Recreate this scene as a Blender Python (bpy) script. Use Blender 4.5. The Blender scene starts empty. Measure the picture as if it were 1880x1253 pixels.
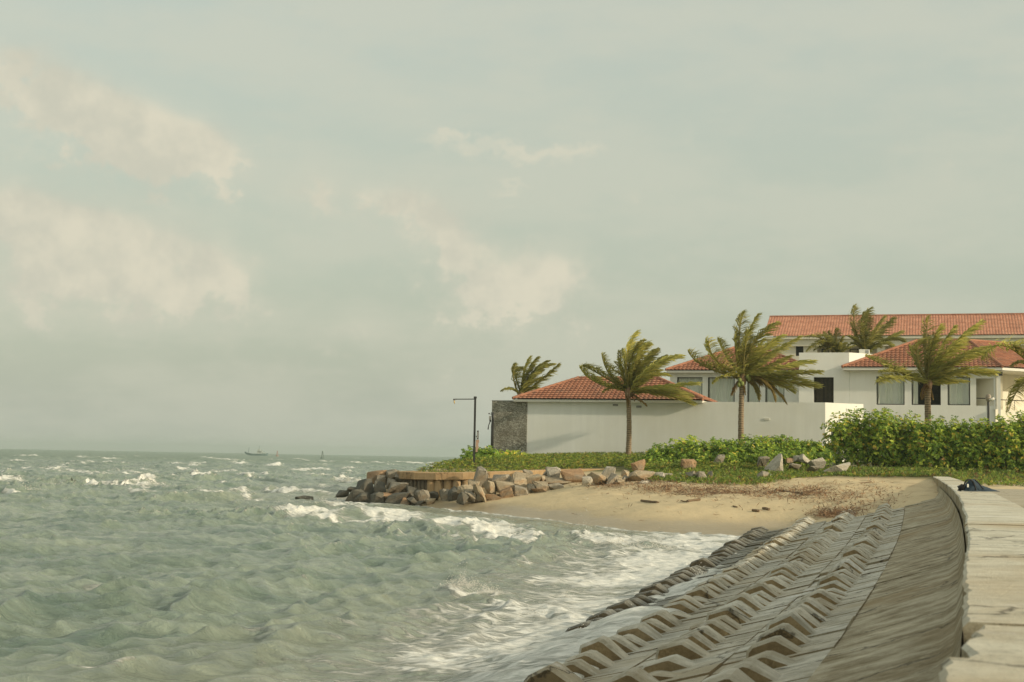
import bpy, bmesh, math, random
import numpy as np
from mathutils import Matrix, Vector
R = math.radians
random.seed(7); rng = np.random.default_rng(11)
S = bpy.context.scene
COL = S.collection
# ------------------------------------------------------------------ camera
F = 2611.0; ZC = 2.1; ROLL = R(1.05); PITCH = math.atan(213.5 / F)
cd = bpy.data.cameras.new('camera'); cam = bpy.data.objects.new('camera', cd); COL.objects.link(cam)
cd.sensor_width = 36; cd.lens = 50; cd.clip_start = 0.05; cd.clip_end = 20000
_fw = Vector((0, math.cos(PITCH), math.sin(PITCH))); _u = Vector((0, -math.sin(PITCH), math.cos(PITCH))); _r = Vector((1, 0, 0))
_right = _r * math.cos(ROLL) + _u * math.sin(ROLL); _up = _u * math.cos(ROLL) - _r * math.sin(ROLL)
_m = Matrix((_right, _up, -_fw)).transposed().to_4x4(); _m.translation = (0, 0, ZC); cam.matrix_world = _m
cd.dof.use_dof = True; cd.dof.focus_distance = 55; cd.dof.aperture_fstop = 7.1
S.camera = cam
# ------------------------------------------------------------------ sky, sun, exposure
SUN_EL = R(19); SUN_AZ = math.atan2(-0.425, 0.905)          # direction towards the sun: right and a little behind the camera
SUNV = Vector((math.cos(SUN_EL) * math.cos(SUN_AZ), math.cos(SUN_EL) * math.sin(SUN_AZ), math.sin(SUN_EL)))
S.view_settings.view_transform = 'Standard'; S.view_settings.look = 'None'
S.view_settings.exposure = 0.2; S.view_settings.gamma = 1.0
S.cycles.use_denoising = True; S.cycles.max_bounces = 6; S.cycles.volume_bounces = 0; S.cycles.transparent_max_bounces = 6
S.cycles.sample_clamp_indirect = 6
W = bpy.data.worlds.new('World'); S.world = W; W.use_nodes = True
def build_world():
    nt = W.node_tree; N = nt.nodes; L = nt.links; N.clear()
    out = N.new('ShaderNodeOutputWorld'); bg = N.new('ShaderNodeBackground'); L.new(bg.outputs[0], out.inputs[0])
    bg.inputs[1].default_value = 0.15
    sky = N.new('ShaderNodeTexSky'); sky.sky_type = 'NISHITA'; sky.sun_disc = False
    sky.sun_elevation = SUN_EL; sky.sun_rotation = math.pi / 2 - SUN_AZ; sky.air_density = 1.3; sky.dust_density = 3.0; sky.ozone_density = 1.0
    co = N.new('ShaderNodeTexCoord'); sep = N.new('ShaderNodeSeparateXYZ'); L.new(co.outputs['Generated'], sep.inputs[0])
    def M(op, a, b=None, c=None, clamp=False):
        n = N.new('ShaderNodeMath'); n.operation = op; n.use_clamp = clamp
        for i, v in enumerate((a, b, c)):
            if v is None: continue
            if isinstance(v, (int, float)): n.inputs[i].default_value = v
            else: L.new(v, n.inputs[i])
        return n.outputs[0]
    def mix(f, a, b):
        n = N.new('ShaderNodeMix'); n.data_type = 'RGBA'
        for s, v in ((0, f), (6, a), (7, b)):
            if isinstance(v, (int, float)): n.inputs[s].default_value = v
            elif isinstance(v, tuple): n.inputs[s].default_value = (*v, 1)
            else: L.new(v, n.inputs[s])
        return n.outputs[2]
    def fbm(scale, detail, rough, stretch=1.0, off=0.0):
        mp = N.new('ShaderNodeMapping'); mp.inputs['Scale'].default_value = (1, 1, stretch); mp.inputs['Location'].default_value = (off, off * .7, 0)
        L.new(co.outputs['Generated'], mp.inputs[0])
        n = N.new('ShaderNodeTexNoise'); n.inputs['Scale'].default_value = scale; n.inputs['Detail'].default_value = detail; n.inputs['Roughness'].default_value = rough
        L.new(mp.outputs[0], n.inputs['Vector']); return n.outputs[0]
    X, Z = sep.outputs[0], sep.outputs[2]
    big = fbm(12, 3, .55); fine = fbm(40, 6, .6, 1.15, 3.1)
    wx = M('ADD', X, M('MULTIPLY', M('SUBTRACT', big, .5), .05)); wz = M('ADD', Z, M('MULTIPLY', M('SUBTRACT', fine, .5), .05))
    def d2v(px, py):
        x = (px - 940) / F; y = -(py - 626.5) / F
        v = _right * x + _up * y + _fw; v.normalize(); return v
    cv = N.new('ShaderNodeCombineXYZ'); L.new(wx, cv.inputs[0]); L.new(wz, cv.inputs[2])
    def cloud(blobs):
        tot = None
        for px, py, rx, ry, a in blobs:                      # soft round puffs placed by direction
            v = d2v(px, py); kx, kz = F / (rx * 2.15), F / (ry * 2.15)
            mp = N.new('ShaderNodeMapping'); mp.inputs['Scale'].default_value = (kx, 0, kz); mp.inputs['Location'].default_value = (-v.x * kx, 0, -v.z * kz); L.new(cv.outputs[0], mp.inputs[0])
            gr = N.new('ShaderNodeTexGradient'); gr.gradient_type = 'QUADRATIC_SPHERE'; L.new(mp.outputs[0], gr.inputs[0])
            g = M('MULTIPLY_ADD', gr.outputs['Fac'], a, tot if tot is not None else 0.0); tot = g
        return tot
    cum = cloud([(30, 125, 85, 55, .8), (130, 195, 95, 65, .9), (230, 250, 105, 65, .95), (335, 285, 95, 55, .9), (400, 290, 60, 50, .6),
                 (30, 385, 75, 50, .95), (75, 450, 70, 70, .8), (205, 430, 75, 55, .95), (230, 510, 130, 80, .6), (60, 520, 110, 90, .55), (385, 490, 80, 75, .75), (330, 560, 140, 60, .35),
                 (600, 340, 40, 40, .5), (680, 365, 50, 35, .5), (765, 375, 60, 50, .75), (820, 450, 65, 65, .75), (890, 535, 80, 65, .8), (1010, 500, 85, 65, .75), (985, 570, 80, 50, .55), (640, 615, 70, 40, .5), (545, 360, 40, 40, .4)])
    def sm(v, lo, hi):
        n = N.new('ShaderNodeMapRange'); n.interpolation_type = 'SMOOTHSTEP'; n.inputs[1].default_value = lo; n.inputs[2].default_value = hi; L.new(v, n.inputs[0]); return n.outputs[0]
    soft = sm(M('MULTIPLY_ADD', M('SUBTRACT', fine, .5), .9, cum), -.02, .8)
    crisp = sm(M('MULTIPLY_ADD', M('SUBTRACT', fine, .5), 1.9, cum), .34, .66)
    puff = sm(fbm(22, 4, .6, 1.0, 5.5), .36, .66)
    wisp = cloud([(830, 255, 70, 16, .8), (960, 278, 130, 24, 1.1), (1060, 285, 80, 18, .6), (930, 335, 70, 14, .7), (460, 296, 34, 9, 1.2), (920, 380, 60, 14, .5), (500, 272, 40, 8, .4), (1880, 130, 160, 140, .45)])
    wm = N.new('ShaderNodeMapRange'); wm.interpolation_type = 'SMOOTHSTEP'; wm.inputs[1].default_value = .2; wm.inputs[2].default_value = 1.0
    L.new(M('ADD', wisp, M('MULTIPLY', M('SUBTRACT', fbm(24, 4, .6, 4, 8.), .5), .9)), wm.inputs[0])
    veil = N.new('ShaderNodeMapRange'); veil.interpolation_type = 'SMOOTHSTEP'; veil.inputs[1].default_value = .34; veil.inputs[2].default_value = .64
    L.new(fbm(6, 4, .6, 3.2, 1.7), veil.inputs[0])
    # thin high haze over the clear sky, thicker towards the horizon
    hz = N.new('ShaderNodeMapRange'); hz.inputs[1].default_value = 0; hz.inputs[2].default_value = .55; hz.inputs[3].default_value = .85; hz.inputs[4].default_value = .5
    L.new(Z, hz.inputs[0])
    tint = N.new('ShaderNodeMix'); tint.data_type = 'RGBA'; tint.blend_type = 'MULTIPLY'; tint.inputs[0].default_value = 1
    L.new(sky.outputs[0], tint.inputs[6]); tint.inputs[7].default_value = SKY_TINT + (1,)
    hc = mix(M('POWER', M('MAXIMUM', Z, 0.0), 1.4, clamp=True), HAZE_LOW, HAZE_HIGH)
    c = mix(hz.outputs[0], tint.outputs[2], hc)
    c = mix(M('MULTIPLY', veil.outputs[0], .40), c, VEIL)
    c = mix(M('MULTIPLY', wm.outputs[0], .55), c, CLOUD)
    c = mix(M('ADD', M('MULTIPLY', soft, .60), M('MULTIPLY', crisp, .34), clamp=True), c, mix(puff, CLOUD_D, CLOUD))
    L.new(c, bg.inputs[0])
SKY_TINT = (.95, .92, .72)
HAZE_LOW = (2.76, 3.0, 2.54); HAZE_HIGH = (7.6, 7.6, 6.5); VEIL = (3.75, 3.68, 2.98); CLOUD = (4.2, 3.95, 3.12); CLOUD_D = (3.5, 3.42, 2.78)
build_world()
W.cycles.sampling_method = 'MANUAL'; W.cycles.sample_map_resolution = 256
sl = bpy.data.lights.new('sun', 'SUN'); sun = bpy.data.objects.new('sun', sl); COL.objects.link(sun)
sl.energy = 3.1; sl.angle = R(1.2); sl.color = (1.0, .87, .65)
sun.rotation_euler = SUNV.to_track_quat('Z', 'Y').to_euler()

# ------------------------------------------------------------------ projection helpers (photograph pixel -> world)
def ray(px, py):
    v = _right * ((px - 940) / F) + _up * (-(py - 626.5) / F) + _fw
    return v / v.y
def atz(px, py, z):
    d = ray(px, py); t = (z - ZC) / d.z; return Vector((d.x * t, t, z))
def aty(px, py, Y):
    d = ray(px, py); return Vector((d.x * Y, Y, ZC + d.z * Y))
TH = R(-16.5); O2 = Vector((.83, 78.0)); E1 = Vector((math.cos(TH), math.sin(TH))); E2 = Vector((-math.sin(TH), math.cos(TH)))
def pab(px, py, b):                    # pixel -> (a, z) on the plane b of the villa grid
    d = ray(px, py); t = (b + O2.dot(E2)) / (d.x * E2.x + d.y * E2.y)
    return (Vector((d.x * t, d.y * t)) - O2).dot(E1), ZC + d.z * t
def gw(a, b, z=0):                     # villa grid -> world
    p = O2 + E1 * a + E2 * b; return Vector((p.x, p.y, z))

# ------------------------------------------------------------------ object helpers
def tag(o, label=None, cat=None, group=None, kind=None):
    if label: o['label'] = label
    if cat: o['category'] = cat
    if group: o['group'] = group
    if kind: o['kind'] = kind
    return o
def empty(name, loc=(0, 0, 0), rz=0, **k):
    o = bpy.data.objects.new(name, None); o.location = loc; o.rotation_euler = (0, 0, rz); o.empty_display_size = .2
    COL.objects.link(o); tag(o, **k); return o
def link(name, me, parent=None, **k):
    o = bpy.data.objects.new(name, me); COL.objects.link(o)
    if parent: o.parent = parent
    tag(o, **k); return o
def npmesh(name, V, Q, mats=(), smooth=False, col=None, attrs=None, midx=None):
    V = np.asarray(V, np.float32); Q = np.asarray(Q, np.int32); me = bpy.data.meshes.new(name); k = Q.shape[1]
    me.vertices.add(len(V)); me.vertices.foreach_set('co', V.ravel())
    me.loops.add(Q.size); me.loops.foreach_set('vertex_index', Q.ravel())
    me.polygons.add(len(Q)); me.polygons.foreach_set('loop_start', np.arange(0, Q.size, k, dtype=np.int32))
    me.polygons.foreach_set('loop_total', np.full(len(Q), k, np.int32))
    if smooth: me.polygons.foreach_set('use_smooth', np.ones(len(Q), bool))
    for m in mats: me.materials.append(m)
    if midx is not None: me.polygons.foreach_set('material_index', np.asarray(midx, np.int32))
    if col is not None:
        a = me.color_attributes.new('tint', 'FLOAT_COLOR', 'POINT'); c4 = np.ones((len(V), 4), np.float32); c4[:, :3] = col; a.data.foreach_set('color', c4.ravel())
    for n, arr in (attrs or {}).items():
        a = me.attributes.new(n, 'FLOAT', 'POINT'); a.data.foreach_set('value', np.asarray(arr, np.float32))
    me.update(); me.validate(); return me
class MB:
    def __init__(s): s.v = []; s.f = []; s.mi = []
    def face(s, pts, mi=0):
        n = len(s.v); s.v += [tuple(p) for p in pts]; s.f.append(tuple(range(n, n + len(pts)))); s.mi.append(mi)
    def box(s, a, b, mi=0):
        x0, y0, z0 = a; x1, y1, z1 = b; n = len(s.v)
        s.v += [(x0, y0, z0), (x1, y0, z0), (x1, y1, z0), (x0, y1, z0), (x0, y0, z1), (x1, y0, z1), (x1, y1, z1), (x0, y1, z1)]
        for f in ((0, 3, 2, 1), (4, 5, 6, 7), (0, 1, 5, 4), (1, 2, 6, 5), (2, 3, 7, 6), (3, 0, 4, 7)): s.f.append(tuple(n + i for i in f)); s.mi.append(mi)
    def tube(s, pts, rad, k=6, mi=0, cap=True):
        n = len(s.v); P = [Vector(p) for p in pts]; rad = rad if isinstance(rad, (list, tuple)) else [rad] * len(P)
        for i, p in enumerate(P):
            t = (P[min(i + 1, len(P) - 1)] - P[max(i - 1, 0)]).normalized()
            ref = Vector((0, 0, 1)) if abs(t.z) < .9 else Vector((1, 0, 0)); x = t.cross(ref).normalized(); y = t.cross(x)
            for j in range(k):
                a = 2 * math.pi * j / k; s.v.append(tuple(p + (x * math.cos(a) + y * math.sin(a)) * rad[i]))
        for i in range(len(P) - 1):
            for j in range(k):
                s.f.append((n + i * k + j, n + i * k + (j + 1) % k, n + (i + 1) * k + (j + 1) % k, n + (i + 1) * k + j)); s.mi.append(mi)
        if cap:
            s.f.append(tuple(n + j for j in range(k))); s.mi.append(mi); m = n + (len(P) - 1) * k
            s.f.append(tuple(m + j for j in reversed(range(k)))); s.mi.append(mi)
    def mesh(s, name, mats, smooth=False, off=(0, 0, 0)):
        me = bpy.data.meshes.new(name); me.from_pydata([(x - off[0], y - off[1], z - off[2]) for x, y, z in s.v], [], s.f)
        for m in (mats if isinstance(mats, (list, tuple)) else [mats]): me.materials.append(m)
        me.polygons.foreach_set('material_index', s.mi)
        if smooth: me.polygons.foreach_set('use_smooth', [True] * len(s.f))
        bm = bmesh.new(); bm.from_mesh(me); bmesh.ops.recalc_face_normals(bm, faces=bm.faces); bm.to_mesh(me); bm.free(); me.update(); return me
    def build(s, name, mats, parent=None, smooth=False, off=(0, 0, 0), **k): return link(name, s.mesh(name, mats, smooth, off), parent, **k)

# ------------------------------------------------------------------ materials
class Mat:
    def __init__(s, name, rough=.7, spec=.3):
        s.m = bpy.data.materials.new(name); s.m.use_nodes = True; s.N = s.m.node_tree.nodes; s.L = s.m.node_tree.links
        s.p = s.N['Principled BSDF']; s.p.inputs['Roughness'].default_value = rough; s.p.inputs['Specular IOR Level'].default_value = spec
        s.co = s.N.new('ShaderNodeTexCoord')
    def inp(s, sock, v):
        if isinstance(v, (int, float)): sock.default_value = v
        elif isinstance(v, (tuple, list)): sock.default_value = tuple(v) + ((1,) if len(sock.default_value) == 4 and len(v) == 3 else ())
        else: s.L.new(v, sock)
    def vec(s, scale=(1, 1, 1), kind='Object', rot=(0, 0, 0)):
        mp = s.N.new('ShaderNodeMapping'); mp.inputs['Scale'].default_value = scale; mp.inputs['Rotation'].default_value = rot
        if kind == 'Position': s.L.new(s.N.new('ShaderNodeNewGeometry').outputs['Position'], mp.inputs[0])
        else: s.L.new(s.co.outputs[kind], mp.inputs[0])
        return mp.outputs[0]
    def noise(s, scale, detail=4, rough=.55, v=None, dist=0, out=0):
        n = s.N.new('ShaderNodeTexNoise'); n.inputs['Scale'].default_value = scale; n.inputs['Detail'].default_value = detail; n.inputs['Roughness'].default_value = rough; n.inputs['Distortion'].default_value = dist
        if v is not None: s.L.new(v, n.inputs['Vector'])
        else: s.L.new(s.co.outputs['Object'], n.inputs['Vector'])
        return n.outputs[out]
    def voro(s, scale, v=None, feature='F1', out=0, rnd=1):
        n = s.N.new('ShaderNodeTexVoronoi'); n.feature = feature; n.inputs['Scale'].default_value = scale; n.inputs['Randomness'].default_value = rnd
        s.L.new(v if v is not None else s.co.outputs['Object'], n.inputs['Vector']); return n.outputs[out]
    def math(s, op, a, b=None, clamp=False):
        n = s.N.new('ShaderNodeMath'); n.operation = op; n.use_clamp = clamp; s.inp(n.inputs[0], a)
        if b is not None: s.inp(n.inputs[1], b)
        return n.outputs[0]
    def ramp(s, f, lo, hi, a=0., b=1.):
        n = s.N.new('ShaderNodeMapRange'); n.interpolation_type = 'SMOOTHSTEP'; s.L.new(f, n.inputs[0])
        for i, v in zip((1, 2, 3, 4), (lo, hi, a, b)): n.inputs[i].default_value = v
        return n.outputs[0]
    def mix(s, f, a, b, mode='MIX'):
        n = s.N.new('ShaderNodeMix'); n.data_type = 'RGBA'; n.blend_type = mode
        s.inp(n.inputs[0], f); s.inp(n.inputs[6], a); s.inp(n.inputs[7], b); return n.outputs[2]
    def attr(s, name, out='Fac'):
        n = s.N.new('ShaderNodeAttribute'); n.attribute_name = name; return n.outputs[out]
    def rand(s): return s.N.new('ShaderNodeObjectInfo').outputs['Random']
    def color(s, c): s.inp(s.p.inputs['Base Color'], c)
    def rough(s, v): s.inp(s.p.inputs['Roughness'], v)
    def bump(s, h, strength=.5, dist=.02):
        b = s.N.new('ShaderNodeBump'); b.inputs['Strength'].default_value = strength; b.inputs['Distance'].default_value = dist
        s.L.new(h, b.inputs['Height']); s.L.new(b.outputs[0], s.p.inputs['Normal']); return b
    def sep(s, v):
        n = s.N.new('ShaderNodeSeparateXYZ'); s.L.new(v, n.inputs[0]); return n.outputs
def simple(name, c, rough=.7, var=.12, scale=3, spec=.3, bump=0):
    m = Mat(name, rough, spec); n = m.noise(scale, 5)
    m.color(m.mix(n, tuple(x * (1 - var) for x in c), tuple(min(1, x * (1 + var)) for x in c)))
    if bump: m.bump(m.noise(scale * 6, 4), bump, .02)
    return m.m
def plaster(name, c):
    m = Mat(name, .85, .2); v = m.vec((1.4, 1.4, .12)); st = m.noise(2.2, 5, .65, v); bl = m.noise(.5, 4)
    c1 = m.mix(m.ramp(st, .35, .72), tuple(x * .94 for x in c), c)
    m.color(m.mix(m.ramp(bl, .3, .8), c1, tuple(x * .9 * y for x, y in zip(c, (1, .99, .95)))))
    m.bump(m.noise(30, 3), .15, .01); return m.m
def leafmat(name, trans=.35):
    m = Mat(name, .55, .35); t = m.attr('tint', 'Color'); m.color(t)
    tr = m.N.new('ShaderNodeBsdfTranslucent'); m.L.new(t, tr.inputs[0]); mx = m.N.new('ShaderNodeMixShader'); mx.inputs[0].default_value = trans
    m.L.new(m.p.outputs[0], mx.inputs[1]); m.L.new(tr.outputs[0], mx.inputs[2]); m.L.new(mx.outputs[0], m.N['Material Output'].inputs[0]); return m.m
def rockmat(name, c1, c2, c3):
    m = Mat(name, .8, .25); n = m.noise(1.6, 6, .6); k = m.noise(14, 5, .65)
    b = m.mix(m.ramp(n, .35, .65), c1, c2); b = m.mix(m.ramp(m.noise(.9, 3, .5, m.vec((1, 1, 2.5))), .52, .72), b, c3)
    m.color(m.mix(m.ramp(k, .3, .7), m.mix(.28, b, (.02, .018, .015)), b)); m.bump(m.math('ADD', m.math('MULTIPLY', n, 1.5), k), .6, .05); return m.m
WHITE = plaster('white_render', (.90, .895, .84)); CREAM = plaster('cream_render', (.80, .75, .62)); TRIM = simple('white_trim', (.72, .70, .62), .6, .06)
DARK = simple('dark_metal', (.03, .03, .028), .45, .2, spec=.5); FRAME = simple('dark_window_frame', (.035, .03, .025), .5, .2)
GREY = simple('grey_metal', (.3, .3, .28), .5); BARK = None
def m_stonewall():
    m = Mat('split_stone_cladding', .9, .2); v = m.vec((1, 1, 1)); c = m.voro(1, m.vec((9, 9, 22)), out=1); e = m.voro(1, m.vec((9, 9, 22)), 'DISTANCE_TO_EDGE')
    hs = m.sep(c)[0]; b = m.mix(hs, (.34, .325, .26), (.72, .69, .58)); b = m.mix(m.ramp(m.noise(1.2, 4), .4, .7), b, m.mix(.5, b, (.2, .17, .1)))
    m.color(m.mix(m.ramp(e, 0, .10), (.14, .13, .10), b)); m.bump(m.math('ADD', m.ramp(e, 0, .2), hs), .9, .05); return m.m
STONE = m_stonewall()
def m_tile(c1=(.29, .125, .075), c2=(.41, .19, .115), c3=(.25, .14, .095)):
    m = Mat('terracotta_roof_tile', .8, .2); c = m.voro(1, m.vec((3.3, 3.3, 3.3)), out=1); hs = m.sep(c)[0]
    b = m.mix(hs, c1, c2); n = m.noise(.8, 5, .6)
    b = m.mix(m.ramp(n, .48, .75), b, c3); m.color(b); m.bump(m.noise(20, 3), .2, .01); return m.m
TILE = m_tile(); TILE_HAZED = m_tile((.50, .235, .15), (.62, .32, .21), (.44, .22, .145))  # hotel copy is paler: sunlight and haze mixed into its tile colours
def m_glass():
    m = Mat('window_glass', .04, .5); m.color((.02, .025, .022)); m.p.inputs['Alpha'].default_value = .09; return m.m
GLASS = m_glass()
CURT = simple('pale_curtain', (.88, .92, .80), .9, .08, 2); ROOM = simple('dark_room', (.05, .045, .035), .9); DOORW = simple('yellow_timber_door', (.55, .38, .16), .6)  # door timber is a plain yellow
def m_concrete(name, c1, c2, stain, wet=False, streak=(.6, 7, 1), rot=0):
    m = Mat(name, .85, .25); P = m.vec((1, 1, 1), 'Position')
    sv = m.N.new('ShaderNodeMapping'); sv.inputs['Rotation'].default_value = (0, 0, rot); sv.inputs['Scale'].default_value = streak; m.L.new(P, sv.inputs[0]); sv = sv.outputs[0]
    st = m.noise(1.7, 13, .74, sv); bl = m.noise(.55, 8, .62, P); st2 = m.noise(4.2, 11, .78, P, .2); fine = m.noise(38, 5, .75, P)
    b = m.mix(m.ramp(st, .34, .66), c1, c2); b = m.mix(m.ramp(bl, .47, .66, 0, .8), b, stain)
    b = m.mix(m.ramp(m.noise(.9, 12, .74, sv), .56, .68, 0, .75), b, tuple(min(.74, x * 1.3) for x in c2))
    b = m.mix(m.ramp(st2, .56, .70, 0, .7), b, tuple(x * .42 for x in c1)); b = m.mix(m.ramp(fine, .58, .72, 0, .6), b, (.06, .05, .035))
    ck = m.voro(.8, m.mix(.35, P, m.noise(2.5, 5, .6, P, 0, 1)), 'DISTANCE_TO_EDGE'); b = m.mix(m.ramp(ck, .0, .012, .75, 0), b, (.04, .033, .022))
    rd = m.rand(); b = m.mix(m.ramp(rd, 0, 1, 0, .3), b, m.mix(1, b, (.70, .60, .44), 'MULTIPLY'))
    if wet:
        z = m.sep(P)[2]; w = m.ramp(m.math('ADD', z, m.math('MULTIPLY', m.math('SUBTRACT', bl, .5), .35)), .12, .46, 1, 0)
        b = m.mix(w, b, m.mix(.80, b, (.020, .020, .013))); m.rough(m.ramp(w, 0, 1, .85, .3))
    m.color(b); m.bump(m.math('ADD', m.math('MULTIPLY', st, 1.2), m.math('ADD', st2, m.math('MULTIPLY', fine, .5))), .8, .03); return m.m
ROWROT = R(16)
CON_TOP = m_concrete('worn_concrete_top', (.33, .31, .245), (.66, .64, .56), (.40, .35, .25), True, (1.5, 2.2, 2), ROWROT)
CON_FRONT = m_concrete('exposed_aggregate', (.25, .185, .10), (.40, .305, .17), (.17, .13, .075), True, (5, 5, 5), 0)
CON_SLOPE = m_concrete('stained_slope_concrete', (.19, .15, .08), (.52, .47, .35), (.29, .215, .11), True, (1.3, 1.8, 1.2), ROWROT)
CON_CAP = m_concrete('pale_coping_concrete', (.52, .49, .39), (.74, .72, .61), (.52, .43, .285), False, (1.6, 2.4, 2), ROWROT)
CON_ROAD = m_concrete('promenade_concrete', (.40, .36, .27), (.48, .43, .33), (.36, .31, .22), False, (1, 2, 1), ROWROT)
CON_LEDGE = m_concrete('rust_stained_concrete', (.40, .27, .14), (.50, .36, .21), (.33, .19, .09), False, (3, 3, 1), 0)
CON_PILE = m_concrete('weathered_piles', (.15, .12, .085), (.22, .18, .12), (.12, .09, .06), False, (6, 6, .5), 0)

# ------------------------------------------------------------------ ground shape
_cy = np.array([-6, 3.14, 5.42, 8.59, 12.1, 17.77, 26.26, 34.06, 46.5, 59.35, 75]); _cx = np.array([-2.15, .95, 1.70, 2.76, 3.90, 5.67, 8.16, 10.44, 14.0, 17.55, 21.9])
_cp = np.polyfit(_cy, _cx, 4)
def capx(y): return np.polyval(_cp, y)
def capt(y):
    d = np.polyval(np.polyder(_cp), y); n = math.hypot(d, 1); return Vector((d / n, 1 / n, 0))
def gsc(y): return np.interp(y, [0, 9, 12.5, 20, 30, 40, 60], [.92, .93, .94, 1.0, 1.09, 1.17, 1.25])
PS = np.array([0, .02, .04, .08, .16, .28, .50, .88, 1.30, 2.27, 3.24, 4.35, 5.2, 8.0, 12.0]); PZ = np.array([1.60, 1.40, 1.27, 1.18, 1.125, 1.085, 1.02, .91, .80, .55, .30, .06, -.14, -.9, -2.4])
def prof(s): return np.interp(s, PS, PZ)
def rv(s, y, dz=0):                     # point on the revetment: s metres seaward of the coping edge
    t = capt(y); g = float(gsc(y)); n = Vector((-t.y, t.x, 0)); p = Vector((float(capx(y)), y, 0)) + n * (s * g); p.z = float(prof(s)) + dz; return p
ctrl = []
def C_px(px, py, Y): p = aty(px, py, Y); ctrl.append(tuple(p))
for px, py in ((1440, 973), (1300, 977), (1170, 971), (1060, 962), (1000, 949), (880, 936)): ctrl.append(tuple(atz(px, py, .03)))
ctrl += [(-4.0, 61.0, .1), (-8, 66, -.2), (-9, 73, -.3), (-7, 82, -.3), (-5, 100, -.2), (-4, 130, -.2), (-20, 60, -2), (-20, 80, -2), (-20, 120, -2), (-8, 50, -1.3), (-2, 44, -1.0), (4, 36, -.9), (1, 38, -1.1), (9, 36.5, -.4), (11.0, 40.2, .92), (12.4, 42.5, 1.15), (13.6, 46, 1.28), (-20, 30, -2), (0, 25, -2), (8, 28, -1.2), (-14, 200, -2)]
for a in ((1200, 930, 47), (1330, 925, 47.5), (1000, 922, 54), (1100, 915, 53), (900, 921, 57.5), (1000, 905, 58.5), (1100, 893, 57), (1300, 902, 54), (1450, 932, 46.5), (1600, 905, 49), (1700, 889, 54), (1500, 900, 53),
          (1600, 878, 58.5), (1400, 892, 56), (1200, 889, 56.5), (1500, 866, 63), (1540, 861, 66), (1700, 862, 64), (1850, 868, 62), (1300, 862, 62), (1200, 860, 62.5), (1100, 857, 66), (1000, 858, 66), (870, 854, 66), (800, 859, 66),
          (970, 847, 76), (1150, 841, 74), (1100, 842, 75), (1300, 850, 71)): C_px(*a)
ctrl += [(-3, 72, 1.75), (-3.5, 66, 1.5), (-2, 84, 1.6), (0, 82, 2.0), (15, 90, 2.2), (40, 70, 2.2), (40, 110, 2.2), (0, 120, 2), (40, 180, 2), (100, 70, 2), (100, 200, 2), (30, 58, 1.55), (50, 50, 1.3), (100, 50, 1.3), (22, 56, 1.5), (5, 200, 1.5)]
CT = np.array(ctrl)
def _k(d): return d
def _solve():
    P = CT[:, :2]; D = np.hypot(P[:, None, 0] - P[None, :, 0], P[:, None, 1] - P[None, :, 1]); n = len(P)
    A = np.zeros((n + 3, n + 3)); A[:n, :n] = _k(D) - .25 * np.eye(n); A[:n, n] = 1; A[:n, n + 1:] = P; A[n:, :n] = A[:n, n:].T
    return np.linalg.solve(A, np.concatenate([CT[:, 2], np.zeros(3)]))
_w = _solve()
def vnoise(x, y, s, seed=0):            # cheap smooth value noise
    x = np.asarray(x, float) / s + seed * 17.3; y = np.asarray(y, float) / s + seed * 9.1; xi = np.floor(x); yi = np.floor(y); fx = x - xi; fy = y - yi
    fx = fx * fx * (3 - 2 * fx); fy = fy * fy * (3 - 2 * fy)
    def h(a, b): v = np.sin(a * 127.1 + b * 311.7 + seed * 74.7) * 43758.5453; return v - np.floor(v)
    return (h(xi, yi) * (1 - fx) + h(xi + 1, yi) * fx) * (1 - fy) + (h(xi, yi + 1) * (1 - fx) + h(xi + 1, yi + 1) * fx) * fy
def ground(x, y):
    x = np.atleast_1d(np.asarray(x, float)); y = np.atleast_1d(np.asarray(y, float)); z = _w[-3] + _w[-2] * x + _w[-1] * y
    for i in range(len(CT)): z = z + _w[i] * _k(np.hypot(x - CT[i, 0], y - CT[i, 1]))
    return np.minimum(z, 2.4)
_gx = np.arange(-30, 61, .25); _gy = np.arange(20, 131, .25); _GG = None
def ground1(x, y):
    global _GG
    if _GG is None:
        A, B = np.meshgrid(_gx, _gy); _GG = ground(A.ravel(), B.ravel()).reshape(A.shape)
    i = min(max((x + 30) / .25, 0), len(_gx) - 1.01); j = min(max((y - 20) / .25, 0), len(_gy) - 1.01); a, b = int(i), int(j); u, v = i - a, j - b
    return float((_GG[b, a] * (1 - u) + _GG[b, a + 1] * u) * (1 - v) + (_GG[b + 1, a] * (1 - u) + _GG[b + 1, a + 1] * u) * v)
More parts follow.
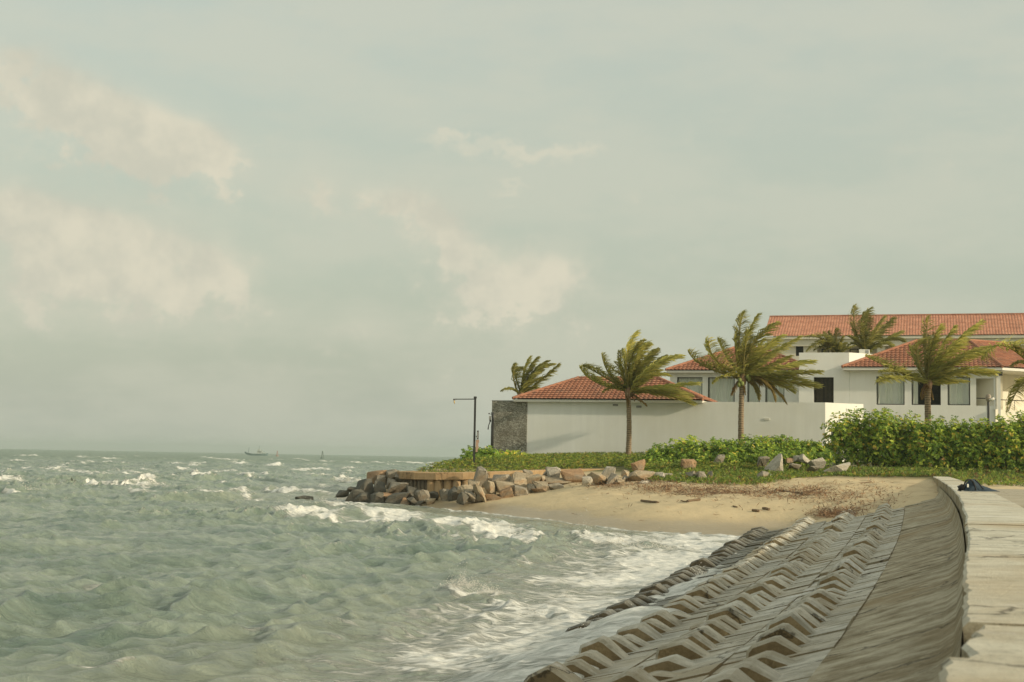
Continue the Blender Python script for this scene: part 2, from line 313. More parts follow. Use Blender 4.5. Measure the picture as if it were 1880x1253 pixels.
def build_ground():
    xs = np.concatenate([np.arange(-26, -8, .6), np.arange(-8, 24, .16), np.arange(24, 60, .8), np.arange(60, 170, 6)])
    ys = np.concatenate([np.arange(22, 38, .8), np.arange(38, 66, .16), np.arange(66, 90, .5), np.arange(90, 260, 5)])
    Xg, Yg = np.meshgrid(xs, ys); Z = ground(Xg.ravel(), Yg.ravel()).reshape(Xg.shape)
    sand = np.clip((Z - .3) / .5, 0, 1) * np.clip((62 - Yg) / 4, 0, 1)
    Z += sand * (.10 * (vnoise(Xg, Yg, 1.7, 1) - .5) + .10 * (vnoise(Xg, Yg, .6, 2) - .5) + .06 * np.minimum(0, vnoise(Xg, Yg, .38, 5) - .45)) + .015 * (vnoise(Xg, Yg, .4, 3) - .5)
    # under the revetment and the promenade the soil lies below the concrete
    cx = capx(Yg); land = (Xg > cx + .1)
    lim = np.where(Yg < 49, 1.12, np.clip(1.12 + (Yg - 49) * .25, 0, 1.55)); Z = np.where(land & (Yg < 58) & (Xg < 60), np.minimum(Z, lim), Z)
    sv = (cx - Xg) / gsc(Yg); under = (sv > -.15) & (Yg < 37.5); Z = np.where(under & (sv < 5.6), np.minimum(Z, np.interp(sv, PS, PZ) - .3), Z)
    n = len(xs); m = len(ys); V = np.stack([Xg.ravel(), Yg.ravel(), Z.ravel()], 1)
    i = np.arange((m - 1) * (n - 1)); r = i // (n - 1); c = i % (n - 1); q = r * n + c
    Q = np.stack([q, q + 1, q + n + 1, q + n], 1)
    m_ = Mat('beach_sand', .9, .2); P = m_.vec((1, 1, 1), 'Position'); z = m_.sep(P)[2]
    b = m_.mix(m_.noise(.7, 6, .6, P), (.50, .40, .24), (.60, .485, .30)); b = m_.mix(m_.ramp(m_.noise(5, 6, .7, P), .55, .75, 0, .5), b, (.40, .30, .18))
    b = m_.mix(m_.ramp(m_.noise(30, 3, .6, P), .6, .72, 0, .5), b, (.27, .19, .10))
    wet = m_.ramp(m_.math('ADD', z, m_.math('MULTIPLY', m_.math('SUBTRACT', m_.noise(.6, 4, .5, P), .5), .25)), .10, .42, 1, 0)
    b = m_.mix(m_.math('MULTIPLY', wet, .55), b, (.20, .155, .095)); m_.rough(m_.ramp(wet, 0, 1, .9, .28))
    soil = m_.ramp(z, 1.45, 1.62); b = m_.mix(soil, b, (.10, .10, .035)); b = m_.mix(m_.math('MULTIPLY', m_.ramp(m_.noise(1.1, 9, .7, P), .52, .66), m_.ramp(z, .55, 1.0, 0, .55)), b, (.33, .235, .135)); m_.color(b)
    m_.bump(m_.math('ADD', m_.noise(9, 5, .6, P), m_.math('MULTIPLY', m_.noise(2.2, 4, .6, P), 2)), .5, .04)
    link('beach_ground', npmesh('beach_ground', V, Q, [m_.m], True), label='tan sand beach rising to the soil behind the sea wall', kind='structure')
build_ground()
sb = MB(); sb.box((-4200, -60, -3.6), (4200, 4300, -3.4)); sb.build('seabed', simple('seabed_sand', (.2, .17, .11)), kind='structure', label='sandy sea bed under the water')

# ------------------------------------------------------------------ the sea
def build_sea():
    def rows():
        y = 6.0; o = []
        while y < 4100:
            o.append(y)
            if y < 14: y += .05
            elif y < 30: y += .05 + (y - 14) * .006
            elif y < 130: y += .15 + (y - 30) * .003
            elif y < 420: y += .45 + (y - 130) * .005
            else: y *= 1.025
        return np.array(o)
    Y = rows(); th = np.linspace(R(-27), R(17), 560); n = len(th); m = len(Y)
    Yg = np.repeat(Y, n).reshape(m, n); Xg = Yg * np.tan(th)[None, :]; dY = np.gradient(Y)[:, None] * np.ones((1, n))
    x = Xg.ravel(); y = Yg.ravel(); dy = dY.ravel(); dx = y * (th[1] - th[0])
    near = y < 110; gz = np.full(len(x), -2.5); gz[near] = ground(x[near], y[near])
    sv = (capx(np.clip(y, 0, 60)) - x) / gsc(y); rz = np.where(y < 44, prof(np.clip(sv, 0, 12)), -3); bed = np.maximum(gz, rz)
    att = np.clip(.10 + (-bed) / 1.3, .05, 1.0) * np.clip(.62 + y / 160, .62, 1.0)
    r2 = np.random.default_rng(5); NC = 130
    lam = np.exp(r2.uniform(math.log(.35), math.log(14), NC)); ang = math.atan2(-.55, .83) + r2.normal(0, .55, NC) * np.interp(lam, [.4, 1, 4, 14], [1.25, .95, .7, .5])
    ph = r2.uniform(0, 6.283, NC); z = np.zeros(len(x)); ox = np.zeros(len(x)); oy = np.zeros(len(x)); slope = np.zeros(len(x))
    patch = .45 + 1.1 * vnoise(x, y, 7, 4) * np.interp(y, [10, 20, 30, 60], [1.05, .95, .8, .9])
    for l, a, p in zip(lam, ang, ph):
        k = 6.2832 / l; amp = .0098 * l ** .85 * np.interp(l, [.3, .8, 2, 4, 8, 14], [2.0, 1.7, 1.0, .50, .32, .26]); cx, sx = math.cos(a), math.sin(a)
        wgt = np.clip(l / (2.4 * np.maximum(dy * abs(sx), dx * abs(cx))) - .35, 0, 1) * (patch if l < 3 else 1) * (1 if l < 1.2 else np.interp(y, [12, 30, 50], [.85, .85, 1]))
        q = k * (x * cx + y * sx) + p; s, c = np.sin(q), np.cos(q); A = amp * wgt
        z += A * s; ox += .62 * A * c * cx; oy += .62 * A * c * sx; slope += A * k * s
    z = z * 1.0
    crest = np.clip((slope * att - .46) * 1.5, 0, .6) * np.clip((y - 10) / 20, .3, 1); z *= att; ox *= att; oy *= att
    foam = crest.copy(); glaze = np.zeros(len(x))
    def br(px, py, wpx, h, f, dep=None, tilt=.0):
        nonlocal z, foam, oy
        c = atz(px, py, .05); hw = max(wpx / F * c.y * .5, .3); d = dep or max(.4, .008 * c.y); h = h * (.5 if c.y < 60 else .62); hw *= 1.2
        tl = np.interp(c.y, [20, 45, 70, 120], [-.25, -.35, -.9, -1.8]); tn = math.hypot(1, tl)      # crest line runs along (1, tl)
        I = np.nonzero((np.abs(x - c.x) < 2.4 * hw) & (np.abs(y - c.y - tl * (x - c.x)) < (4 * d + .3 * hw) * tn))[0]; xx, yy = x[I], y[I]
        rx = xx - c.x; ry = (yy - c.y - tl * rx) / tn; ry = ry + (vnoise(xx, yy, hw * .45 + .25, 6) - .5) * d * 2.6 + (vnoise(xx, yy, hw * .15 + .1, 16) - .5) * d * .9
        env = np.exp(-(rx / hw) ** 2 * 1.1) * (.55 + .75 * vnoise(xx, yy, hw * .3 + .15, 18)); prof_ = np.where(ry < 0, np.exp(-(ry / (d * .62)) ** 2), np.exp(-(ry / (d * 1.25)) ** 2))
        z[I] += h * env * prof_ * (.7 + .6 * vnoise(xx, yy, .5 + .006 * c.y, 8)); fr = np.exp(-(rx / hw) ** 2 * 1.2) * np.where(ry < 0, np.exp(-(ry / (d * 1.1)) ** 2), np.exp(-(ry / (d * .75)) ** 2)) * (.85 + .5 * vnoise(xx, yy, hw * .2 + .1, 19)); foam[I] = np.maximum(foam[I], f * fr)
    for a in [(45, 905, 95, .55, 1.25), (98, 899, 60, .55, 1.2), (12, 873, 34, .6, 1.2), (98, 864, 80, .5, 1.1), (60, 861, 45, .4, 1.0), (200, 850, 36, .5, 1.2), (325, 852, 60, .5, 1.1), (272, 882, 62, .5, 1.2), (335, 864, 50, .45, 1.1),
              (160, 840, 70, .5, 1.0), (380, 840, 36, .5, 1.0), (440, 853, 60, .5, 1.1), (500, 856, 60, .5, 1.1), (585, 863, 60, .45, 1.2), (640, 862, 40, .4, .95), (770, 851, 90, .5, 1.1), (700, 850, 50, .5, 1.0), (600, 848, 60, .4, .9), (240, 838, 50, .5, 1.0), (60, 838, 40, .5, .9),
              (825, 846, 50, .4, .9), (540, 843, 60, .5, 1.0), (660, 842, 50, .5, .9), (30, 848, 40, .4, .9), (420, 846, 50, .4, .9), (180, 872, 120, .15, .62), (330, 878, 120, .1, .6), (30, 884, 90, .1, .6), (560, 872, 140, .12, .62), (640, 885, 80, .35, 1.1, 1.6), (600, 893, 60, .2, .85),
              (540, 941, 120, .06, 1.06, 1.0), (620, 946, 200, .05, 1.06, 1.4), (720, 952, 220, .05, 1.06, 1.5), (830, 964, 220, .05, 1.06, 1.3), (920, 976, 180, .07, 1.06, 1.0), (980, 990, 120, .07, 1.0, .7), (1100, 985, 200, .03, 1.0, 1.2), (1250, 985, 220, .02, 1.0, 1.2), (560, 938, 190, .05, 1.0, 2.0), (690, 941, 230, .04, 1.0, 2.4), (800, 955, 250, .04, .98, 2.0), (900, 969, 220, .05, 1.0, 1.5), (640, 922, 120, .05, 1.0, 2.0), (520, 940, 55, .2, 1.2, .55), (590, 938, 120, .16, 1.15, 1.3), (650, 928, 140, .1, 1.1, 1.6), (720, 945, 160, .12, 1.1, 1.1), (820, 956, 190, .1, 1.0, 1.1), (900, 966, 160, .14, 1.1, .5), (955, 984, 110, .18, 1.1, .4), (880, 980, 160, .12, .9, .6), (730, 980, 60, .1, .8, .4),
              (1080, 991, 90, .26, 1.1, .5), (1120, 1003, 130, .20, 1.15, .8), (1190, 1010, 150, .15, 1.1, .8), (1250, 1002, 140, .08, 1.0, .8), (1010, 985, 110, .22, .2, .5), (940, 1030, 160, .02, .7, .8), (1080, 1045, 200, .02, .8, 1.0), (835, 1080, 80, .12, 1.0, .22), (860, 1084, 100, .17, 1.06, .24), (890, 1092, 100, .14, 1.05, .28), (925, 1106, 80, .14, 1.0, .4), (900, 1135, 120, .06, .85, .5), (935, 1112, 60, .14, .95, .4), (1010, 1120, 80, .12, 1.0, .5), (800, 1160, 90, .1, .85, .35), (770, 1190, 90, .12, .85, .3), (900, 1205, 140, .08, .95, .4), (760, 1222, 110, .1, .85, .3), (470, 1172, 80, .04, .75, .25), (640, 1158, 90, .04, .75, .25), (210, 1237, 90, .04, .8, .25), (620, 1180, 120, .05, .6, .25)]: br(*a)
    r3 = random.Random(4)
    for _ in range(120):                                   # small whitecaps all over the outer water
        Yd = math.exp(r3.uniform(math.log(66), math.log(520))); pxx = r3.uniform(-250, 870 if Yd > 85 else 560); c0 = aty(pxx, 840, Yd); c1_ = F * ZC / Yd
        br(pxx, 840 + (pxx - 940) * .0183 + c1_, r3.uniform(1.2, 4.5) / Yd * F * (1 + Yd / 260), r3.uniform(.1, .4), r3.uniform(.75, 1.1), r3.uniform(.35, .8) * (1 + Yd / 130))
    for _ in range(60):
        Yd = r3.uniform(13, 66); pxx = r3.uniform(-150, np.interp(Yd, [13, 30, 66], [700, 800, 560])); br(pxx, 840 + (pxx - 940) * .0183 + F * ZC / Yd, r3.uniform(.5, 1.8) / Yd * F, 0.0, r3.uniform(.42, .70), r3.uniform(.10, .35))
    # swells that do not break, and the backwash and foam along the blocks and the beach
    for px, py, wpx, h, d in ((120, 1122, 60, .10, .4), (60, 1120, 50, .14, .4), (260, 1150, 60, .14, .3), (1010, 1015, 200, .16, .7), (650, 990, 420, .16, .9), (700, 1090, 120, .12, .45), (95, 1210, 80, .14, .25), (600, 1035, 200, .12, .6), (130, 990, 90, .16, .6), (330, 985, 100, .14, .5), (560, 1010, 140, .14, .5)): br(px, py, wpx, h * .6, 0, d)
    dist = (sv - 3.8) * gsc(y); reach = np.interp(y, [8, 13, 20, 30, 36, 42], [3.4, 3.6, 5.4, 6.6, 7.0, 7.5])
    f1 = np.clip(1.18 - dist / reach, 0, 1.1) * (y < 46) * (dist > -2); f1 *= .80 + .5 * vnoise(x, y, 1.3, 9)
    foam = np.maximum(foam, f1 * np.clip((47 - y) / 5, 0, 1))
    dep = z - gz; f2 = np.clip(1.0 - dep / .55, 0, 1) * (y > 36) * (y < 66) * (x > -6); foam = np.maximum(foam, f2 * (.30 + .5 * vnoise(x, y, 1.6, 12)))
    edge = np.exp(-((dep - .03) / .035) ** 2) * (y > 38) * (y < 64); foam = np.maximum(foam, edge * .95)
    rk = np.exp(-(((x + 6) / 4.5) ** 2 + ((y - 61.5) / 3.2) ** 2)); foam = np.maximum(foam, rk * 1.1)
    z += np.where(y < 17, .13 * np.clip((17 - y) / 3, 0, 1) * np.exp(-np.maximum(dist - .2, 0) ** 2 / .8) * (sv > 3.3), 0); z += np.where(y < 40, np.exp(-((dist + .2) / .9) ** 2) * (.10 + .30 * vnoise(x, y, 1.6, 14)) * np.interp(y, [9, 13, 20, 28, 40], [1, 1, .9, .55, .25]), 0)
    foam = np.minimum(foam, 1.06); foam = np.where((y < 40) & (dist < 1.2), np.minimum(foam, .80 + .36 * vnoise(x, y, .45, 31)), foam); big = np.clip(foam - .45, 0, 1); z += big * (.07 + .0008 * y) * (vnoise(x, y, .16 + .003 * y, 21) + .6 * vnoise(x, y, .07 + .0015 * y, 22) - .6) + np.where((y < 40) & (dist < 3), big * .10 * (vnoise(x, y, .5, 23) + .5 * vnoise(x, y, .2, 24) - .75), 0)
    sandy = np.clip(1 - (-bed) / 1.5, 0, 1)
    keep = ((th[None, :] < R(2.5)) | (Yg < 70)).reshape(-1)
    V = np.stack([x + ox, y + oy, z], 1)
    i = np.arange((m - 1) * (n - 1)); r = i // (n - 1); c = i % (n - 1); q = r * n + c; q = q[keep[q]]
    ok = (bed[q] < .6); q = q[ok]
    Q = np.stack([q, q + 1, q + n + 1, q + n], 1)
    used = np.zeros(len(V), bool); used[Q.ravel()] = True; idx = np.cumsum(used) - 1
    mt = Mat('sea_water', .12, .5); P = mt.vec((1, 1, 1), 'Position')
    fo = mt.attr('foam'); sd = mt.attr('sandy')
    wv = mt.N.new('ShaderNodeMapping'); wv.inputs['Scale'].default_value = (.55, 1.5, 1); wv.inputs['Rotation'].default_value = (0, 0, R(12)); mt.L.new(P, wv.inputs[0]); wv = wv.outputs[0]
    n1 = mt.noise(2.4, 8, .68, wv, .9); n2 = mt.noise(8, 6, .7, wv, .6)
    ve = mt.voro(3.2, mt.mix(.12, wv, mt.noise(2, 4, .6, wv, 0, 1)), 'DISTANCE_TO_EDGE')
    lace = mt.ramp(ve, 0.0, .16, .34, 0.)
    d = mt.math('ADD', mt.math('ADD', n1, mt.math('MULTIPLY', mt.math('SUBTRACT', n2, .5), .5)), mt.math('MULTIPLY', lace, .55))
    lvl = mt.math('ADD', d, mt.math('MULTIPLY', mt.math('SUBTRACT', fo, .62), 1.0))
    mask = mt.ramp(lvl, .50, .86); mask = mt.math('MULTIPLY', mask, mt.ramp(fo, .12, .34))
    teal = mt.mix(mt.ramp(mt.noise(.35, 6, .62, wv), .32, .68), WATER_A, WATER_B); teal = mt.mix(mt.math('MULTIPLY', sd, .55), teal, (.31, .30, .215))
    milky = mt.mix(mt.math('MULTIPLY', mt.ramp(fo, .2, .9), .6), teal, (.42, .47, .39))
    mt.color(mt.mix(mask, milky, mt.mix(mt.ramp(n2, .35, .65), (.62, .63, .57), (.92, .91, .85)))); far = mt.ramp(mt.sep(P)[1], 40, 420); mt.rough(mt.math('MAXIMUM', mt.ramp(mask, 0, 1, .07, .85), mt.math('MULTIPLY', far, .5))); mt.inp(mt.p.inputs['Specular IOR Level'], mt.math('SUBTRACT', .5, mt.math('MULTIPLY', far, .28))); mt.p.inputs['IOR'].default_value = 1.33
    h = mt.math('ADD', mt.math('MULTIPLY', mt.noise(3.6, 8, .66, wv, .5), 1.0), mt.math('MULTIPLY', mask, .5)); mt.bump(h, 1.0, .17)
    link('sea', npmesh('sea', V[used], idx[Q], [mt.m], True, attrs={'foam': np.clip(foam, 0, 1.3)[used], 'sandy': sandy[used]}), kind='structure', label='choppy grey green sea with white breakers')
WATER_A = (.13, .185, .148); WATER_B = (.28, .33, .262)
build_sea()

def spray():
    P = []; Sz = []
    for px, py, wpx, h, n in ((850, 1080, 70, .34, 2200), (895, 1090, 60, .2, 900), (1075, 988, 50, .6, 700), (1130, 1000, 90, .4, 900), (1200, 1008, 110, .3, 700), (645, 885, 60, .9, 900), (600, 925, 80, .4, 500), (520, 937, 40, .4, 300), (960, 983, 60, .3, 400), (905, 965, 80, .25, 400), (1160, 1185, 60, .28, 500), (1250, 1150, 24, .4, 260), (1090, 1165, 60, .25, 400), (1290, 1060, 40, .25, 300), (1050, 1225, 60, .2, 300), (1040, 1100, 40, .3, 300), (45, 900, 70, .4, 400), (98, 893, 40, .5, 350), (975, 1130, 50, .2, 250)):
        c = atz(px, py, .12); hw = wpx / F * c.y * .5; u = rng.normal(0, .45, n) * hw; env = np.exp(-(u / hw) ** 2) * (.5 + .5 * np.sin(u / hw * 9 + px)); z = rng.exponential(.33, n) * h * env
        P.append(np.stack([c.x + u + rng.normal(0, .03, n), c.y + rng.normal(0, .12 + .004 * c.y, n), c.z + .03 + z], 1)); Sz.append(rng.uniform(.25, 1, n) ** 2 * .0005 * c.y + .002)
    P = np.concatenate(P); Sz = np.concatenate(Sz); k = len(P); T = rng.normal(size=(k, 4, 3)); T /= np.linalg.norm(T, axis=2)[:, :, None]; V = (P[:, None, :] + T * Sz[:, None, None]).reshape(-1, 3); o = np.arange(k) * 4
    Q = np.concatenate([np.stack([o + a, o + b, o + c], 1) for a, b, c in ((0, 1, 2), (0, 3, 1), (0, 2, 3), (1, 3, 2))]); m = Mat('spray_drops', .5, .4); m.color((.82, .80, .73))
    link('spray', npmesh('spray', V, Q, [m.m]), kind='stuff', label='white droplets thrown up by the breaking waves')
spray()

# ------------------------------------------------------------------ sea wall: coping slabs, slope panels, ridged blocks
SW = empty('sea_wall', (1.0, 3, 0), label='long concrete sea wall with ridged block slope running from the foreground to the beach', cat='sea wall')
SWO = Vector((1.0, 3, 0))
def jitter(v, a): return v + random.uniform(-a, a)
def coping():
    cuts = [-5.0, 3.50, 4.36, 11.55, 18.6, 26.5, 35.0, 45.0, 58.5]
    for k in range(len(cuts) - 1):
        y0, y1 = cuts[k] + .008, cuts[k + 1] - .008; n = max(6, int((y1 - y0) / (.09 if y0 < 12 else .3))); mb = MB(); prev = None
        lo = {0: -.018, 1: .03}.get(k, 0) + random.uniform(-.012, .012); dz = random.uniform(-.008, .008) + (.012 if k == 0 else 0)
        for i in range(n + 1):
            y = y0 + (y1 - y0) * i / n; t = capt(y); nn = Vector((t.y, -t.x, 0)); b = Vector((float(capx(y)), y, 0)); wdt = .66
            e = lo + random.gauss(0, .0025) + .008 * math.sin(y * 1.3 + k) + (random.uniform(.01, .035) if random.random() < .05 else 0); ch = .012 + abs(random.gauss(0, .006))
            if k == 1: e += random.uniform(-.012, .02)
            pts = [b + nn * (e + .02) + Vector((0, 0, 1.36)), b + nn * e + Vector((0, 0, 1.63 + dz - ch)), b + nn * (e + ch) + Vector((0, 0, 1.63 + dz)), b + nn * (wdt * .5) + Vector((0, 0, 1.632 + dz)), b + nn * (wdt - .015) + Vector((0, 0, 1.63 + dz)), b + nn * wdt + Vector((0, 0, 1.61 + dz)), b + nn * wdt + Vector((0, 0, 1.2))]
            pts = [p - SWO for p in pts]
            if prev:
                for j in range(6): mb.face((prev[j], pts[j], pts[j + 1], prev[j + 1]), 1 if j in (0,) else 0)
            else: mb.face(pts, 1)
            prev = pts
        mb.face(list(reversed(prev)), 1)  # slab ends take the darker concrete, painting in the shade of the notch
        mb.build('coping_slab', [CON_CAP, CON_SLOPE], SW)
    mb = MB(); prev = None                                   # the wall core below the coping
    for y in np.arange(-5, 58.3, .5):
        t = capt(y); nn = Vector((t.y, -t.x, 0)); b = Vector((float(capx(y)), y, 0)) - SWO
        pts = [b + nn * .035 + Vector((0, 0, .9)), b + nn * .035 + Vector((0, 0, 1.5)), b + nn * .55 + Vector((0, 0, 1.5)), b + nn * .55 + Vector((0, 0, .9))]
        if prev:
            for j in range(3): mb.face((prev[j], pts[j], pts[j + 1], prev[j + 1]))
        prev = pts
    mb.build('wall_core', CON_SLOPE, SW)
coping()
def panels():
    ys = [-2.0, 5.3, 9.0, 14.2, 21.0, 25.5, 33.0, 40.0, 48.0]
    for k in range(len(ys) - 1):
        y0, y1 = ys[k] + .012, ys[k + 1] - .012; dz = random.uniform(-.022, .022); ss = list(PS[1:8]) + [.90]; mb = MB(); n = max(3, int((y1 - y0) / .5)); G = []
        for i in range(n + 1):
            y = y0 + (y1 - y0) * i / n; G.append([rv(s, y, dz * min(1, s) + .006 * (vnoise(s * 3, y * 3, 1, 3) - .5)) - SWO for s in ss])
        for i in range(n):
            for j in range(len(ss) - 1): mb.face((G[i][j], G[i][j + 1], G[i + 1][j + 1], G[i + 1][j]))
        for E_, rev in ((G[0], False), (G[-1], True)):
            for j in range(len(ss) - 1):
                a, b = E_[j], E_[j + 1]; mb.face((a, b, b - Vector((0, 0, .15)), a - Vector((0, 0, .15))))
        for i in range(n): a, b = G[i][-1], G[i + 1][-1]; mb.face((a, b, b - Vector((0, 0, .15)), a - Vector((0, 0, .15))))
        mb.build('slope_panel', CON_SLOPE, SW, smooth=False)
    mb = MB(); prev = None                                   # bedding under the blocks
    for y in np.arange(3, 50, .6):
        pts = [rv(s, y, -.075) - SWO for s in (.8, 1.3, 2.27, 3.24, 4.35, 5.2)]
        if prev:
            for j in range(5): mb.face((prev[j], pts[j], pts[j + 1], prev[j + 1]))
        prev = pts
    mb.build('bedding', CON_SLOPE, SW)
panels()
def block_meshes():
    """flat slab with a raised trapezoid ridge; u seaward(-) to landward(+), metres, v along the wall, w up"""
    out = []
    for k in range(9):
        r = random.Random(k); mb = MB(); U = .62; hv = .245; h = r.uniform(.145, .175); v0, v1 = -r.uniform(.09, .12), r.uniform(.10, .14)
        def w(a, d=.008): return a + r.uniform(-d, d)
        def sec(v, ins, k_): return [(1.36 * q, v, zz) for q, zz in ((-.225 + ins + J[0], -.02), (-.185 + ins + J[1], h * .62 * k_), (-.150 + ins * .6, (h * .84 + J[2]) * k_), (.02 - ins * .3, (h + J[3]) * k_), (.065 - ins, (h * .93 + J[4]) * k_), (.215 - ins + J[5], -.02))]
        J = [r.uniform(-.01, .01) for _ in range(6)]; J2 = list(J); rings = [sec(v0, .022, .86), sec(v0 + .022, .004, 1.0), sec(0.01, -.003, 1.0 + r.uniform(-.05, .03)), sec(v1 - .022, .004, 1.0), sec(v1, .022, .88)]
        for P, Q_ in zip(rings[:-1], rings[1:]):
            for i in range(5): mb.face((P[i], P[i + 1], Q_[i + 1], Q_[i]), 0)
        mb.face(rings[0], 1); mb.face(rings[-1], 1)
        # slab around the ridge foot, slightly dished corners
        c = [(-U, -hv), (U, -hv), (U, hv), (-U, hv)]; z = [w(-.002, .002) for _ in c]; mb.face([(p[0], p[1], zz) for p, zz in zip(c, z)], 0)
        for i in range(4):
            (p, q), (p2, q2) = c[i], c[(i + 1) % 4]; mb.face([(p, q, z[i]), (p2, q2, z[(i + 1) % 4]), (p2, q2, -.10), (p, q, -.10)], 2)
        out.append(mb.mesh('ridge_block', [CON_TOP, CON_FRONT, CON_SLOPE]))
    return out
def blocks():
    ms = block_meshes()
    for row, (sa, sc, sb_) in enumerate(((.905, 1.30, 1.775), (1.785, 2.27, 2.75), (2.76, 3.24, 3.79), (3.80, 4.35, 4.90))):
        y = (4.6, 6.5, 10.0, 15.2)[row]; yend = (46, 44.5, 42, 40)[row]; wob = random.Random(row + 3); base = 0; nb = 0; sunk = 0
        while y < yend:
            pitch = wob.choice((.42, .46, .50, .56, .64, .70)); yy = y + pitch / 2; t = capt(yy); A = rv(sa, yy); B = rv(sb_, yy); C = rv(sc, yy); ax = (A - B); L = ax.length; ax.normalize(); up = ax.cross(t).normalized()
            if up.z < 0: up = -up
            if nb <= 0: nb = wob.choice((3, 4, 5, 7)); base = wob.uniform(-.006, .012); sunk = wob.uniform(-.12, .10)
            nb -= 1; o = link('ridge_block', ms[wob.randrange(9)], SW)
            mid = (A + B) / 2 + up * (base + wob.gauss(0, .004) + (.02 if wob.random() < .06 else 0)) - SWO
            hs = (wob.uniform(.78, 1.18) if wob.random() > .12 else wob.uniform(.35, .7)) * (1.0 + sunk); M4 = Matrix((ax * (L / 1.24 * .99), t * (pitch / .49 * .99), up * hs)).transposed().to_4x4(); M4.translation = mid
            o.matrix_local = M4 @ Matrix.Rotation(wob.gauss(0, .008), 4, 'Z') @ Matrix.Rotation(wob.gauss(0, .005), 4, 'Y'); y += pitch
blocks()
# debris of broken concrete near the top of the slope
# promenade behind the wall
def promenade():
    mb = MB(); prev = None
    for y in np.arange(-6, 50.1, 1.0):
        t = capt(y); nn = Vector((t.y, -t.x, 0)); b = Vector((float(capx(y)), y, 1.32)); pts = [b + nn * s for s in (.40, 2, 8, 45)]
        if prev:
            for j in range(3): mb.face((prev[j], pts[j], pts[j + 1], prev[j + 1]))
        prev = pts
    mb.build('promenade', CON_ROAD, kind='structure', label='pale concrete promenade behind the coping')
promenade()

# ------------------------------------------------------------------ the round-headed concrete ledge with piles on the point
LP = [(742, 866.0, 66), (728, 865.2, 64), (735, 866.3, 62), (760, 867.2, 61.2), (800, 868, 60.8), (850, 867.6, 60.8), (900, 866.3, 61.2), (950, 864.8, 61.8), (1000, 863.3, 62.5), (1050, 862.2, 63.1), (1100, 861.6, 63.7), (1150, 861.0, 64.3)]
def ledge():
    top = [aty(*p) for p in LP]; c = Vector((0, 72, 1.6)); o = empty('concrete_ledge', tuple(top[4]), label='rust stained concrete ledge with round head on piles above the boulders', cat='retaining wall'); off = top[4]
    mb = MB(); prev = None
    for i, p in enumerate(top):
        inn = (c - p); inn.z = 0; inn.normalize(); d = Vector((0, 0, -.33))
        pts = [p + inn * .08 + d, p + d * .92, p + Vector((0, 0, -.03)), p + inn * .04, p + inn * 1.2 + Vector((0, 0, .01)), p + inn * 1.2 + d]
        if prev:
            for j in range(5): mb.face((prev[j], pts[j], pts[j + 1], prev[j + 1]))
        prev = pts
    mb.build('coping_band', CON_LEDGE, o, off=tuple(off))
    mb = MB(); prev = None
    for i, p in enumerate(top):
        inn = (c - p); inn.z = 0; inn.normalize(); q = p + inn * .28; pts = [q + Vector((0, 0, -.30)), q + Vector((0, 0, -1.7))]
        if prev: mb.face((prev[0], prev[1], pts[1], pts[0]))
        prev = pts
    mb.build('back_wall', CON_PILE, o, off=tuple(off))
    for px in (756, 763, 770, 777, 784, 792, 805, 822, 838, 856, 874):
        i = np.interp(px, [a[0] for a in LP[2:]], range(len(LP) - 2)); k = int(i); p = top[2 + k].lerp(top[min(3 + k, len(top) - 1)], i - k); r = .19 if px > 790 else .09
        mb = MB(); q = p + Vector((0, .26, 0)); mb.tube([q + Vector((0, 0, -1.6)), q + Vector((0, 0, -.32))], r, 10); mb.build('pile', CON_PILE if px < 790 else CON_LEDGE, o, True, off=tuple(off))
ledge()

# ------------------------------------------------------------------ boulders
RM = [rockmat('grey_granite', (.22, .195, .15), (.36, .32, .25), (.31, .235, .15)), rockmat('tan_granite', (.33, .265, .175), (.47, .39, .27), (.40, .265, .15)), rockmat('orange_granite', (.30, .185, .10), (.40, .26, .15), (.30, .24, .17)),
      rockmat('dark_wet_granite', (.085, .085, .07), (.15, .14, .11), (.13, .105, .075)), rockmat('pale_granite', (.42, .38, .30), (.55, .50, .41), (.40, .36, .28))]
RN = ['grey', 'tan', 'orange brown', 'dark wet', 'pale']
def rock_mesh(seed, mat, w, d, h, lean=0):
    r = np.random.default_rng(seed); bm = bmesh.new(); n = 12
    dirs = r.normal(size=(n, 3)); dirs /= np.linalg.norm(dirs, axis=1)[:, None]; P = np.sign(dirs) * np.abs(dirs) ** .6; P *= (.82 + .22 * r.random(n))[:, None]
    for p in P: bm.verts.new((p[0] * w * .54 + lean * p[2] * w * .25, p[1] * d * .54, p[2] * h * .54))
    res = bmesh.ops.convex_hull(bm, input=bm.verts); bmesh.ops.delete(bm, geom=[e for e in res['geom_interior'] if isinstance(e, bmesh.types.BMVert)], context='VERTS')
    mx = [v.co for v in bm.verts]; lo = Vector([min(c[i] for c in mx) for i in range(3)]); hi = Vector([max(c[i] for c in mx) for i in range(3)])
    for v in bm.verts:
        for i, s in enumerate((w, d, h)): v.co[i] = ((v.co[i] - lo[i]) / max(hi[i] - lo[i], 1e-3) - .5) * s
    bmesh.ops.bevel(bm, geom=list(bm.edges), offset=min(w, h) * .035, segments=1, affect='EDGES', profile=.6)
    bmesh.ops.triangulate(bm, faces=[f for f in bm.faces if len(f.verts) > 4])
    bmesh.ops.subdivide_edges(bm, edges=[e for e in bm.edges if e.calc_length() > min(w, h) * .3], cuts=1, use_grid_fill=False)
    for v in bm.verts: v.co += Vector(r.normal(size=3)) * min(w, h) * .016
    bmesh.ops.triangulate(bm, faces=bm.faces[:])
    me = bpy.data.meshes.new('boulder'); bm.to_mesh(me); bm.free(); me.materials.append(mat); return me
